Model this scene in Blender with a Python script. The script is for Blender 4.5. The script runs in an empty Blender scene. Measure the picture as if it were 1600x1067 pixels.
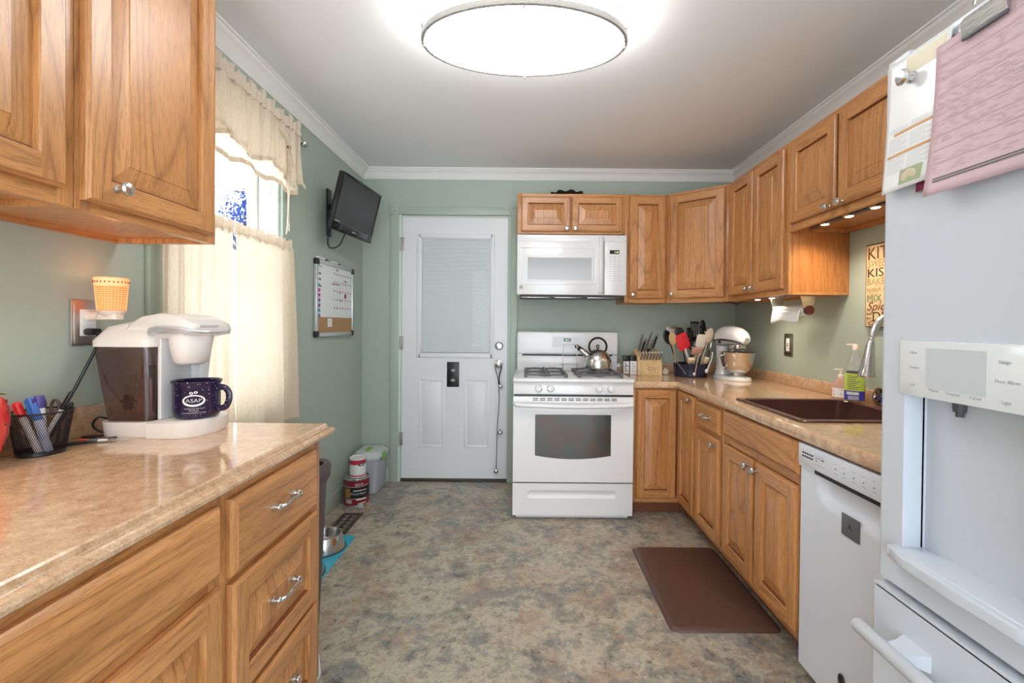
import bpy, bmesh, math, random
from math import pi, sin, cos, radians as R
from mathutils import Vector as V, Matrix
random.seed(7)
COL = bpy.context.scene.collection
SC = bpy.context.scene

# ------------------------------------------------------------------ camera, world, exposure
LIFT = 0.03                     # everything below is written with the eye at 1.20; the floor ends at 0
F = 720.0
cam_d = bpy.data.cameras.new('camera'); cam = bpy.data.objects.new('camera', cam_d); COL.objects.link(cam)
cam_d.sensor_width = 36; cam_d.lens = F/1600*36; cam_d.clip_start = 0.02; cam_d.clip_end = 200
PITCH, ROLL = R(0.6), R(0.5)
rot = Matrix.Rotation(pi/2-PITCH, 3, 'X') @ Matrix.Rotation(ROLL, 3, 'Z')
cam.location = (0, 0, 1.2+LIFT); cam.rotation_euler = rot.to_euler()
_d = rot.transposed() @ V((0, 1, 0))
_u, _v = F*_d.x/-_d.z, F*_d.y/-_d.z
cam_d.shift_x = (800+_u-821)/1600; cam_d.shift_y = (508-533.5+_v)/1600
SC.camera = cam

w = bpy.data.worlds.new('world'); SC.world = w; w.use_nodes = True
bg = w.node_tree.nodes['Background']
bg.inputs[0].default_value = (0.84, 0.92, 1.0, 1); bg.inputs[1].default_value = 5.2
SC.view_settings.view_transform = 'Standard'; SC.view_settings.look = 'None'
SC.view_settings.exposure = 0.22; SC.view_settings.gamma = 1.0
SC.view_settings.use_curve_mapping = False
SC.cycles.max_bounces = 8; SC.cycles.diffuse_bounces = 5; SC.cycles.glossy_bounces = 4
SC.cycles.transmission_bounces = 8; SC.cycles.transparent_max_bounces = 10
SC.cycles.sample_clamp_indirect = 6.0; SC.cycles.caustics_reflective = False; SC.cycles.caustics_refractive = False
SC.cycles.use_denoising = True
CEILING_LAMP = 11.0

# ------------------------------------------------------------------ materials
def mat(name, col, rough=.5, metal=0, spec=.5, emit=0, ecol=None, trans=0, alpha=1, coat=0, bump=0, bscale=200, ior=1.45):
    m = bpy.data.materials.new(name); m.use_nodes = True
    nt = m.node_tree; p = nt.nodes['Principled BSDF']
    p.inputs['Base Color'].default_value = (*col, 1); p.inputs['Roughness'].default_value = rough
    p.inputs['Metallic'].default_value = metal; p.inputs['Specular IOR Level'].default_value = spec
    p.inputs['Transmission Weight'].default_value = trans; p.inputs['Alpha'].default_value = alpha
    p.inputs['Coat Weight'].default_value = coat; p.inputs['Coat Roughness'].default_value = .12
    p.inputs['IOR'].default_value = ior
    if emit:
        p.inputs['Emission Color'].default_value = (*(ecol or col), 1); p.inputs['Emission Strength'].default_value = emit
    if bump:
        tc = nt.nodes.new('ShaderNodeTexCoord'); n = nt.nodes.new('ShaderNodeTexNoise'); b = nt.nodes.new('ShaderNodeBump')
        n.inputs['Scale'].default_value = bscale; n.inputs['Detail'].default_value = 4
        b.inputs['Strength'].default_value = bump; b.inputs['Distance'].default_value = .002
        nt.links.new(tc.outputs['Object'], n.inputs['Vector']); nt.links.new(n.outputs[0], b.inputs['Height']); nt.links.new(b.outputs[0], p.inputs['Normal'])
    return m

def ramp(nt, stops, interp='LINEAR'):
    r = nt.nodes.new('ShaderNodeValToRGB'); cr = r.color_ramp; cr.interpolation = interp
    while len(cr.elements) < len(stops): cr.elements.new(.5)
    for e, (p, c) in zip(cr.elements, stops):
        e.position = p; e.color = (*c, 1) if len(c) == 3 else c
    return r
def noise(nt, vec, scale, detail=4, rough=.5, dist=0):
    n = nt.nodes.new('ShaderNodeTexNoise'); n.inputs['Scale'].default_value = scale
    n.inputs['Detail'].default_value = detail; n.inputs['Roughness'].default_value = rough; n.inputs['Distortion'].default_value = dist
    nt.links.new(vec, n.inputs['Vector']); return n
def mix(nt, fac, a, b, mode='MIX'):
    m = nt.nodes.new('ShaderNodeMix'); m.data_type = 'RGBA'; m.blend_type = mode
    for k, x in ((0, fac), (6, a), (7, b)):
        if hasattr(x, 'is_linked') or hasattr(x, 'links'): nt.links.new(x, m.inputs[k])
        elif k == 0: m.inputs[0].default_value = x
        else: m.inputs[k].default_value = (*x, 1)
    return m.outputs[2]

def oak(name, grain='z', c0=(.24, .088, .025), c1=(.50, .220, .072), c2=(.62, .295, .108), rough=.34):
    m = bpy.data.materials.new(name); m.use_nodes = True; nt = m.node_tree; p = nt.nodes['Principled BSDF']
    tc = nt.nodes.new('ShaderNodeTexCoord'); oi = nt.nodes.new('ShaderNodeObjectInfo')
    off = nt.nodes.new('ShaderNodeVectorMath'); off.operation = 'MULTIPLY_ADD'
    cx = nt.nodes.new('ShaderNodeCombineXYZ')
    for k in range(3): nt.links.new(oi.outputs['Random'], cx.inputs[k])
    nt.links.new(cx.outputs[0], off.inputs[0]); off.inputs[1].default_value = (7, 5, 9)
    nt.links.new(tc.outputs['Object'], off.inputs[2])
    mp = nt.nodes.new('ShaderNodeMapping'); nt.links.new(off.outputs[0], mp.inputs['Vector'])
    mp.inputs['Scale'].default_value = {'z': (1, 1, .075), 'x': (.075, 1, 1), 'y': (1, .075, 1)}[grain]
    v = mp.outputs[0]
    big = noise(nt, v, 5.5, 1.2, .4, .5)           # cathedral figure
    wv = nt.nodes.new('ShaderNodeMath'); wv.operation = 'MULTIPLY'; nt.links.new(big.outputs[0], wv.inputs[0]); wv.inputs[1].default_value = 17
    fr = nt.nodes.new('ShaderNodeMath'); fr.operation = 'FRACT'; nt.links.new(wv.outputs[0], fr.inputs[0])
    r1 = ramp(nt, [(0, c0), (.13, c1), (.55, c2), (.92, c1), (1, c0)]); nt.links.new(fr.outputs[0], r1.inputs[0])
    fine = noise(nt, v, 230, 3, .7)
    r2 = ramp(nt, [(.36, (.45, .36, .28)), (.52, (1, 1, 1))]); nt.links.new(fine.outputs[0], r2.inputs[0])
    base = mix(nt, .42, r1.outputs[0], (*c2,))
    c = mix(nt, .5, base, r2.outputs[0], 'MULTIPLY')
    tone = noise(nt, off.outputs[0], 1.7, 1)
    r3 = ramp(nt, [(.3, (.86, .84, .80)), (.7, (1.08, 1.08, 1.08))]); nt.links.new(tone.outputs[0], r3.inputs[0])
    c = mix(nt, 1.0, c, r3.outputs[0], 'MULTIPLY')
    nt.links.new(c, p.inputs['Base Color']); p.inputs['Roughness'].default_value = rough
    p.inputs['Coat Weight'].default_value = .22; p.inputs['Coat Roughness'].default_value = .25
    b = nt.nodes.new('ShaderNodeBump'); b.inputs['Strength'].default_value = .12; b.inputs['Distance'].default_value = .001
    nt.links.new(fine.outputs[0], b.inputs['Height']); nt.links.new(b.outputs[0], p.inputs['Normal'])
    return m

def laminate(name):
    m = bpy.data.materials.new(name); m.use_nodes = True; nt = m.node_tree; p = nt.nodes['Principled BSDF']
    tc = nt.nodes.new('ShaderNodeTexCoord'); v = tc.outputs['Object']
    a = noise(nt, v, 30, 9, .8, .2)
    r = ramp(nt, [(.32, (.42, .25, .145)), (.44, (.575, .370, .225)), (.56, (.68, .460, .295)), (.70, (.78, .59, .43))]); nt.links.new(a.outputs[0], r.inputs[0])
    s = noise(nt, v, 230, 3, .8); rs = ramp(nt, [(.35, (.58, .50, .44)), (.45, (1, 1, 1)), (.62, (1, 1, 1)), (.72, (1.15, 1.14, 1.12))]); nt.links.new(s.outputs[0], rs.inputs[0])
    c = mix(nt, .8, r.outputs[0], rs.outputs[0], 'MULTIPLY')
    nt.links.new(c, p.inputs['Base Color']); p.inputs['Roughness'].default_value = .12; p.inputs['Coat Weight'].default_value = .5; p.inputs['Coat Roughness'].default_value = .05
    return m

def floor_mat():
    m = bpy.data.materials.new('slate_vinyl'); m.use_nodes = True; nt = m.node_tree; p = nt.nodes['Principled BSDF']
    tc = nt.nodes.new('ShaderNodeTexCoord'); v = tc.outputs['Object']
    def shift(x):
        q = nt.nodes.new('ShaderNodeMapping'); q.inputs['Location'].default_value = x; nt.links.new(v, q.inputs['Vector']); return q.outputs[0]
    a = noise(nt, v, 9, 12, .78, .25)
    r = ramp(nt, [(.36, (.13, .132, .125)), (.43, (.25, .235, .20)), (.49, (.36, .32, .25)), (.545, (.50, .44, .34)), (.61, (.34, .32, .265)), (.70, (.19, .195, .18))]); nt.links.new(a.outputs[0], r.inputs[0])
    b = noise(nt, shift((3, 7, 1)), 5.0, 8, .7, .3); rb = ramp(nt, [(.51, (0, 0, 0)), (.56, (1, 1, 1))]); nt.links.new(b.outputs[0], rb.inputs[0])
    c = mix(nt, rb.outputs[0], r.outputs[0], mix(nt, .50, r.outputs[0], (.37, .235, .160)))
    g = noise(nt, shift((5, 3, 1)), 5.5, 8, .72, .3); rg = ramp(nt, [(.52, (0, 0, 0)), (.58, (1, 1, 1))]); nt.links.new(g.outputs[0], rg.inputs[0])
    c = mix(nt, rg.outputs[0], c, mix(nt, .50, c, (.15, .18, .20)))
    e = noise(nt, shift((1, 9, 4)), 30, 10, .82, .8); re = ramp(nt, [(.38, (.28, .26, .26)), (.45, (1, 1, 1)), (.57, (1, 1, 1)), (.64, (1.55, 1.5, 1.35))]); nt.links.new(e.outputs[0], re.inputs[0])
    c = mix(nt, .85, c, re.outputs[0], 'MULTIPLY')
    nt.links.new(c, p.inputs['Base Color']); p.inputs['Roughness'].default_value = .40
    bm_ = nt.nodes.new('ShaderNodeBump'); bm_.inputs['Strength'].default_value = .4; bm_.inputs['Distance'].default_value = .004
    nt.links.new(e.outputs[0], bm_.inputs['Height']); nt.links.new(bm_.outputs[0], p.inputs['Normal'])
    return m

def cloth(name, col, tl=.5):
    m = bpy.data.materials.new(name); m.use_nodes = True; nt = m.node_tree
    nt.nodes.remove(nt.nodes['Principled BSDF']); out = nt.nodes['Material Output']
    tc = nt.nodes.new('ShaderNodeTexCoord'); mp = nt.nodes.new('ShaderNodeMapping'); mp.inputs['Scale'].default_value = (1, 1, .35)
    nt.links.new(tc.outputs['Object'], mp.inputs['Vector'])
    n = noise(nt, mp.outputs[0], 160, 4, .7); r = ramp(nt, [(.3, tuple(x*.84 for x in col)), (.7, col)]); nt.links.new(n.outputs[0], r.inputs[0])
    d = nt.nodes.new('ShaderNodeBsdfDiffuse'); t = nt.nodes.new('ShaderNodeBsdfTranslucent'); mx = nt.nodes.new('ShaderNodeMixShader')
    nt.links.new(r.outputs[0], d.inputs[0]); nt.links.new(r.outputs[0], t.inputs[0]); mx.inputs[0].default_value = tl
    nt.links.new(d.outputs[0], mx.inputs[1]); nt.links.new(t.outputs[0], mx.inputs[2]); nt.links.new(mx.outputs[0], out.inputs['Surface'])
    return m

def speckle(name, base, dot, scale, th, rough=.2):
    m = bpy.data.materials.new(name); m.use_nodes = True; nt = m.node_tree; p = nt.nodes['Principled BSDF']
    tc = nt.nodes.new('ShaderNodeTexCoord'); vo = nt.nodes.new('ShaderNodeTexVoronoi'); vo.inputs['Scale'].default_value = scale
    nt.links.new(tc.outputs['Object'], vo.inputs['Vector'])
    r = ramp(nt, [(0, dot), (th, dot), (th+.02, base)], 'LINEAR'); nt.links.new(vo.outputs['Distance'], r.inputs[0])
    nt.links.new(r.outputs[0], p.inputs['Base Color']); p.inputs['Roughness'].default_value = rough
    return m

def brushed(name, col, rough=.3, axis='z'):
    m = mat(name, col, rough, 1); nt = m.node_tree; p = nt.nodes['Principled BSDF']
    tc = nt.nodes.new('ShaderNodeTexCoord'); mp = nt.nodes.new('ShaderNodeMapping'); mp.inputs['Scale'].default_value = (1, 1, 30) if axis == 'z' else (30, 30, 1)
    nt.links.new(tc.outputs['Object'], mp.inputs['Vector']); n = noise(nt, mp.outputs[0], 30, 3)
    r = ramp(nt, [(.3, (rough*.7,)*3), (.7, (rough*1.3,)*3)]); nt.links.new(n.outputs[0], r.inputs[0]); nt.links.new(r.outputs[0], p.inputs['Roughness'])
    return m

OAKV, OAKH, OAKD = oak('oak_vertical', 'z'), oak('oak_horizontal', 'x'), oak('oak_depth', 'y')
OAKR = oak('oak_reddish_side', 'z', (.40, .13, .032), (.52, .19, .052), (.60, .25, .08), .4)
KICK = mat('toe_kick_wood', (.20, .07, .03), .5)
WALL = mat('sage_green_paint', (.405, .475, .412), .55, bump=.15, bscale=90)
TRIMG = mat('sage_green_trim_paint', (.395, .465, .40), .38)
CEIL = mat('ceiling_white', (.875, .885, .90), .8)
WTRIM = mat('white_trim_paint', (.86, .86, .85), .35)
FLOOR = floor_mat()
LAM = laminate('speckled_tan_laminate')
WHITE = mat('white_enamel', (.78, .78, .79), .22, coat=.4)
WHITE2 = mat('white_plastic', (.80, .80, .80), .35)
FRIDGE = mat('textured_white_steel', (.63, .675, .74), .32, bump=.08, bscale=500)
DOORW = mat('white_door_paint', (.74, .755, .77), .35)
OFFW = mat('warm_white_plastic', (.78, .73, .69), .3)
GREYP = mat('light_grey_plastic', (.62, .63, .65), .3)
LGREY = mat('pale_grey_print', (.42, .44, .47), .5)
DGREY = mat('dark_grey', (.09, .09, .10), .5)
BLACK = mat('black_plastic', (.012, .012, .014), .35)
BLACKG = mat('black_gloss', (.010, .010, .012), .08)
IRON = mat('grey_cast_iron', (.10, .10, .11), .45)
NICKEL = brushed('brushed_nickel', (.62, .60, .57), .28)
CHROME = mat('chrome', (.80, .80, .82), .08, 1)
STEEL = brushed('stainless_steel', (.66, .65, .64), .22)
SCREEN = mat('screen_grey', (.035, .035, .038), .3)
NAVY = speckle('navy_speckled_enamel', (.018, .012, .045), (.8, .8, .85), 120, .11, .12)
CREAM = cloth('cream_curtain_linen', (.86, .73, .57), .25)
CREAM2 = cloth('cream_valance_linen', (.88, .77, .63), .33)
CREAMH = cloth('curtain_header_band', (.78, .66, .51), .18)
def sheer(name, tint, body, see, gloss=.06, rough=.05, fres=.22):
    # see = share that passes straight through, gloss = mirror share, the rest is the plastic's own colour
    m = bpy.data.materials.new(name); m.use_nodes = True; nt = m.node_tree
    nt.nodes.remove(nt.nodes['Principled BSDF']); out = nt.nodes['Material Output']
    t = nt.nodes.new('ShaderNodeBsdfTransparent'); t.inputs[0].default_value = (*tint, 1)
    d = nt.nodes.new('ShaderNodeBsdfDiffuse'); d.inputs[0].default_value = (*body, 1)
    g = nt.nodes.new('ShaderNodeBsdfGlossy'); g.inputs['Roughness'].default_value = rough
    a = nt.nodes.new('ShaderNodeMixShader'); b = nt.nodes.new('ShaderNodeMixShader')
    a.inputs[0].default_value = see; nt.links.new(d.outputs[0], a.inputs[1]); nt.links.new(t.outputs[0], a.inputs[2])
    lw = nt.nodes.new('ShaderNodeLayerWeight'); lw.inputs[0].default_value = .25
    mu = nt.nodes.new('ShaderNodeMath'); mu.operation = 'MULTIPLY_ADD'; nt.links.new(lw.outputs['Fresnel'], mu.inputs[0]); mu.inputs[1].default_value = fres; mu.inputs[2].default_value = gloss
    nt.links.new(mu.outputs[0], b.inputs[0]); nt.links.new(a.outputs[0], b.inputs[1]); nt.links.new(g.outputs[0], b.inputs[2]); nt.links.new(b.outputs[0], out.inputs['Surface'])
    return m
GLASS = sheer('window_glass', (.97, .98, .98), (.8, .8, .8), 1.0, .006, .02, .05)
CLEAR = sheer('clear_plastic', (.95, .96, .97), (.85, .87, .88), .86, .05)
FROST = sheer('frosted_plastic', (.86, .88, .92), (.72, .74, .80), .50, .04, .25)
SMOKE = sheer('smoky_translucent_plastic', (.66, .52, .48), (.16, .10, .09), .80, .06, .06)
LAMPSIDE = mat('lit_white_side_band', (1, 1, 1), .5, emit=CEILING_LAMP*1.9, ecol=(1, .99, .97))
LAMPGLOW = mat('lit_white_diffuser', (1, 1, 1), .5, emit=CEILING_LAMP, ecol=(1, .985, .95))
PUCK = mat('lit_halogen_bulb', (1, .9, .7), .5, emit=45, ecol=(1, .86, .62))
STRIPGLOW = mat('lit_warm_strip', (1, .9, .75), .5, emit=2.5, ecol=(1, .80, .58))
MATBR = mat('brown_leatherette', (.105, .050, .036), .38, bump=.3, bscale=180)
MATBL = mat('turquoise_silicone', (.03, .42, .60), .4)
CANBR = mat('brown_plastic', (.075, .055, .055), .4)
RED = mat('red_plastic', (.72, .03, .05), .35)
MAROON = mat('maroon_label', (.20, .012, .025), .3)
CRIMSON = mat('crimson_label', (.50, .02, .06), .3)
BAMBOO = oak('bamboo_wood', 'z', (.62, .40, .18), (.74, .52, .26), (.80, .60, .34), .4)
SPOONW = mat('tan_spoon_wood', (.60, .40, .20), .5)
PALEW = mat('pale_wood', (.78, .62, .44), .5)
CREAMP = mat('cream_silicone', (.80, .74, .62), .4)
PINKP = mat('pink_form_paper', (.63, .455, .50), .7)
PAPER = mat('white_paper', (.82, .83, .84), .5)
PAPERG = mat('glossy_white_paper', (.86, .87, .88), .2)
CORK = mat('cork', (.42, .25, .12), .8, bump=.5, bscale=300)
GREEN = mat('lime_green_plastic', (.22, .50, .06), .4)
ORANGEL = mat('terracotta_print', (.55, .30, .12), .5)
SINKM = speckle('brown_composite_stone', (.085, .035, .030), (.14, .07, .06), 300, .1, .22)
SOAP = sheer('amber_dish_soap', (.90, .52, .10), (.70, .34, .05), .5, .04)
PEACH = mat('peach_hand_soap', (.80, .50, .42), .15, trans=.35, ior=1.2)
LEAFB = mat('blue_leaves', (.006, .035, .22), .8, spec=.1)
BARK = mat('bark', (.05, .045, .06), .8)
DWW = mat('cool_white_enamel', (.75, .785, .87), .25, coat=.3)
# ------------------------------------------------------------------ mesh builder
ORG = {}
class B:
    def __init__(s): s.bm = bmesh.new(); s.n = 0
    def _new(s, v0, f0, mi, M=None):
        s.bm.verts.ensure_lookup_table(); s.bm.faces.ensure_lookup_table()
        vs = [v for v in s.bm.verts if v.index == -1 or v.index >= v0]
        return vs
    def _add(s, verts, faces, mi=0, M=None):
        bv = [s.bm.verts.new((M @ V(v)) if M is not None else v) for v in verts]
        for f in faces:
            try:
                fa = s.bm.faces.new([bv[i] for i in f]); fa.material_index = mi
            except ValueError: pass
        return bv
    def box(s, x0, x1, y0, y1, z0, z1, bev=0, mi=0, seg=2, M=None):
        if x0 > x1: x0, x1 = x1, x0
        if y0 > y1: y0, y1 = y1, y0
        if z0 > z1: z0, z1 = z1, z0
        if bev <= 0:
            s._add([(x0,y0,z0),(x1,y0,z0),(x1,y1,z0),(x0,y1,z0),(x0,y0,z1),(x1,y0,z1),(x1,y1,z1),(x0,y1,z1)],
                   [(3,2,1,0),(4,5,6,7),(0,1,5,4),(1,2,6,5),(2,3,7,6),(3,0,4,7)], mi, M); return s
        t = bmesh.new()
        bmesh.ops.create_cube(t, size=1)
        for v in t.verts: v.co = V((x0+(v.co.x+.5)*(x1-x0), y0+(v.co.y+.5)*(y1-y0), z0+(v.co.z+.5)*(z1-z0)))
        bev = min(bev, .49*min(x1-x0, y1-y0, z1-z0))
        bmesh.ops.bevel(t, geom=t.edges[:], offset=bev, segments=seg, profile=.5, affect='EDGES')
        s.merge(t, mi, M); return s
    def merge(s, t, mi=0, M=None):
        t.verts.index_update()
        bv = [s.bm.verts.new((M @ v.co) if M is not None else v.co) for v in t.verts]
        for f in t.faces:
            try:
                fa = s.bm.faces.new([bv[v.index] for v in f.verts]); fa.material_index = mi
            except ValueError: pass
        t.free()
    def cyl(s, p0, p1, r0, r1=None, seg=20, mi=0):
        return s.tube([p0, p1], [r0, r0 if r1 is None else r1], seg, mi)
    def tube(s, pts, r, seg=8, mi=0, closed=False, flat=None, M=None):
        pts = [V(p) for p in pts]; n = len(pts)
        rr = r if isinstance(r, (list, tuple)) else [r]*n
        t0 = (pts[1]-pts[0]).normalized()
        up = V((0,0,1)) if abs(t0.z) < .9 else V((1,0,0))
        u = t0.cross(up).normalized(); rings = []
        for i in range(n):
            if closed: t = (pts[(i+1) % n]-pts[i-1]).normalized()
            else: t = (pts[min(i+1, n-1)]-pts[max(i-1, 0)]).normalized()
            u = (u-t*u.dot(t)).normalized(); w = t.cross(u)
            fl = flat or 1
            rings.append([pts[i]+u*cos(2*pi*k/seg)*rr[i]+w*sin(2*pi*k/seg)*rr[i]*fl for k in range(seg)])
        vs = [p for ring in rings for p in ring]; fs = []
        m = n if closed else n-1
        for i in range(m):
            a, b = i*seg, ((i+1) % n)*seg
            for k in range(seg): fs.append((a+k, a+(k+1) % seg, b+(k+1) % seg, b+k))
        if not closed: fs += [tuple(reversed(range(seg))), tuple((n-1)*seg+k for k in range(seg))]
        s._add(vs, fs, mi, M); return s
    def lathe(s, prof, c=(0,0,0), seg=32, mi=0, M=None, sx=1, sy=1):
        vs, fs = [], []; n = len(prof)
        for (r, z) in prof:
            for k in range(seg):
                a = 2*pi*k/seg; vs.append((c[0]+r*cos(a)*sx, c[1]+r*sin(a)*sy, c[2]+z))
        for i in range(n-1):
            for k in range(seg): fs.append((i*seg+k, i*seg+(k+1) % seg, (i+1)*seg+(k+1) % seg, (i+1)*seg+k))
        if prof[0][0] > 1e-6: fs.append(tuple(reversed(range(seg))))
        if prof[-1][0] > 1e-6: fs.append(tuple((n-1)*seg+k for k in range(seg)))
        s._add(vs, fs, mi, M); return s
    def loft(s, rings, mi=0, M=None, caps=True):
        n = len(rings); q = len(rings[0]); vs = [p for r in rings for p in r]; fs = []
        for i in range(n-1):
            for k in range(q): fs.append((i*q+k, i*q+(k+1) % q, (i+1)*q+(k+1) % q, (i+1)*q+k))
        if caps: fs += [tuple(reversed(range(q))), tuple((n-1)*q+k for k in range(q))]
        s._add(vs, fs, mi, M); return s
    def grid(s, fn, nu, nv, mi=0, M=None):
        vs = [fn(i/nu, j/nv) for i in range(nu+1) for j in range(nv+1)]
        fs = [(i*(nv+1)+j, (i+1)*(nv+1)+j, (i+1)*(nv+1)+j+1, i*(nv+1)+j+1) for i in range(nu) for j in range(nv)]
        s._add(vs, fs, mi, M); return s
    def ell(s, c, r, su=24, sv=14, mi=0, M=None):
        if not isinstance(r, (tuple, list)): r = (r, r, r)
        t = bmesh.new(); bmesh.ops.create_uvsphere(t, u_segments=su, v_segments=sv, radius=1)
        for v in t.verts: v.co = V((c[0]+v.co.x*r[0], c[1]+v.co.y*r[1], c[2]+v.co.z*r[2]))
        s.merge(t, mi, M); return s
    def prism(s, poly, axis, d0, d1, mi=0, M=None, bev=0):
        f = {'x': lambda a, b, d: (d, a, b), 'y': lambda a, b, d: (a, d, b), 'z': lambda a, b, d: (a, b, d)}[axis]
        n = len(poly); t = bmesh.new()
        v0 = [t.verts.new(f(a, b, d0)) for a, b in poly]; v1 = [t.verts.new(f(a, b, d1)) for a, b in poly]
        t.faces.new(v0); t.faces.new(list(reversed(v1)))
        for k in range(n): t.faces.new((v0[k], v1[k], v1[(k+1) % n], v0[(k+1) % n]))
        if bev: bmesh.ops.bevel(t, geom=t.edges[:], offset=bev, segments=2, profile=.5, affect='EDGES')
        s.merge(t, mi, M); return s
    def text(s, body, size, M, mi=0, depth=.0004, align='LEFT', sx=1, shear=0, fn=None):
        cu = bpy.data.curves.new('t', 'FONT'); cu.body = body; cu.size = size; cu.align_x = align; cu.extrude = depth; cu.shear = shear
        cu.resolution_u = 3
        ob = bpy.data.objects.new('t', cu); COL.objects.link(ob); bpy.context.view_layer.update()
        me = bpy.data.meshes.new_from_object(ob.evaluated_get(bpy.context.evaluated_depsgraph_get()))
        vs = [V((v.co.x*sx, v.co.y, v.co.z)) for v in me.vertices]
        if fn: vs = [V(fn(v)) for v in vs]
        s._add(vs, [tuple(p.vertices) for p in me.polygons], mi, M)
        bpy.data.objects.remove(ob); bpy.data.curves.remove(cu); bpy.data.meshes.remove(me); return s
    def build(s, name, mats, parent=None, world=True, label=None, cat=None, group=None, kind=None, sharp=35, solid=0, subsurf=0, recalc=True, loc=None):
        bm = s.bm
        if recalc: bmesh.ops.recalc_face_normals(bm, faces=bm.faces[:])
        if parent is not None:
            if world:
                o = ORG.get(parent.name, V((0,0,0)))
                for v in bm.verts: v.co -= o
            loc = V((0,0,0))
        elif loc is None:
            xs = [v.co for v in bm.verts]
            loc = V(((min(c.x for c in xs)+max(c.x for c in xs))/2, (min(c.y for c in xs)+max(c.y for c in xs))/2, min(c.z for c in xs)))
            for v in bm.verts: v.co -= loc
        else: loc = V(loc)
        me = bpy.data.meshes.new(name); bm.to_mesh(me); bm.free()
        for m in (mats if isinstance(mats, (list, tuple)) else [mats]): me.materials.append(m)
        me.polygons.foreach_set('use_smooth', [True]*len(me.polygons))
        me.set_sharp_from_angle(angle=R(sharp))
        ob = bpy.data.objects.new(name, me); COL.objects.link(ob)
        if parent is not None:
            ob.parent = parent; ORG[ob.name] = ORG.get(parent.name, V((0,0,0)))
        else:
            ob.location = loc+V((0,0,LIFT)); ORG[ob.name] = loc
        if solid:
            md = ob.modifiers.new('solid', 'SOLIDIFY'); md.thickness = solid; md.offset = 0
        if subsurf:
            md = ob.modifiers.new('sub', 'SUBSURF'); md.levels = subsurf; md.render_levels = subsurf
        tag(ob, label, cat, group, kind); return ob

def tag(o, label=None, cat=None, group=None, kind=None):
    if label: o['label'] = label
    if cat: o['category'] = cat
    if group: o['group'] = group
    if kind: o['kind'] = kind
def root(name, loc, label=None, cat=None, group=None, kind=None, rz=0, rot=None):
    o = bpy.data.objects.new(name, None); COL.objects.link(o); o.empty_display_size = .05
    o.location = V(loc)+V((0,0,LIFT)); o.rotation_euler = rot or (0,0,rz); ORG[o.name] = V(loc)
    tag(o, label, cat, group, kind); return o
def lamp(kind, name, loc, energy, col, parent, size=.05, rot=(0,0,0), spot=None, size_y=None):
    l = bpy.data.lights.new(name, kind); l.energy = energy; l.color = col
    if kind == 'AREA':
        l.size = size
        if size_y: l.shape = 'RECTANGLE'; l.size_y = size_y
    else: l.shadow_soft_size = size
    if spot: l.spot_size = spot; l.spot_blend = .8
    o = bpy.data.objects.new(name, l); COL.objects.link(o); o.parent = parent
    o.location = V(loc)-ORG[parent.name]; o.rotation_euler = rot; return o
def arc(c, r, a0, a1, n, plane='xz'):
    out = []
    for k in range(n+1):
        a = R(a0+(a1-a0)*k/n); p, q = cos(a)*r, sin(a)*r
        out.append({'xz': (c[0]+p, c[1], c[2]+q), 'xy': (c[0]+p, c[1]+q, c[2]), 'yz': (c[0], c[1]+p, c[2]+q)}[plane])
    return out
def spline(pts, n=8):
    P = [V(p) for p in pts]; P = [P[0]*2-P[1]]+P+[P[-1]*2-P[-2]]; out = []
    for i in range(1, len(P)-2):
        for k in range(n):
            t = k/n; a, b, c, d = P[i-1:i+3]
            out.append(.5*((2*b)+(c-a)*t+(2*a-5*b+4*c-d)*t*t+(3*b-a-3*c+d)*t**3))
    out.append(P[-2]); return out

# ------------------------------------------------------------------ room
FZ, CZ = -.03, 2.40
XL, XR, YB, YF = -1.275, 1.637, 3.60, -1.35
ST = dict(kind='structure')
B().box(XL-.15, XR+.15, YF-.1, YB+.15, FZ-.05, FZ).build('floor', FLOOR, **ST)
B().box(XL-.15, XR+.15, YF-.1, YB+.15, CZ, CZ+.08).build('ceiling', CEIL, **ST)
WY0, WY1, WZ0, WZ1 = 1.62, 2.385, .78, 2.10
b = B(); b.box(XL-.15, XL, YF-.1, WY0, FZ, CZ); b.box(XL-.15, XL, WY1, YB+.15, FZ, CZ)
b.box(XL-.15, XL, WY0, WY1, FZ, WZ0); b.box(XL-.15, XL, WY0, WY1, WZ1, CZ); b.build('wall_left', WALL, **ST)
B().box(XR, XR+.15, YF-.1, YB+.15, FZ, CZ).build('wall_right', WALL, **ST)
DX0, DX1, DZ1 = -.975, -.130, 2.045
b = B(); b.box(XL, DX0, YB, YB+.15, FZ, CZ); b.box(DX1, XR, YB, YB+.15, FZ, CZ); b.box(DX0, DX1, YB, YB+.15, DZ1, CZ)
b.build('wall_back', WALL, **ST)
b = B(); b.box(XL, -1.0, YF-.12, YF, FZ, CZ); b.box(1.4, XR, YF-.12, YF, FZ, CZ); b.box(-1.0, 1.4, YF-.12, YF, 2.20, CZ)  # unseen wall; its wide opening is added to let soft fill light in
b.build('wall_front', WALL, **ST)

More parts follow.
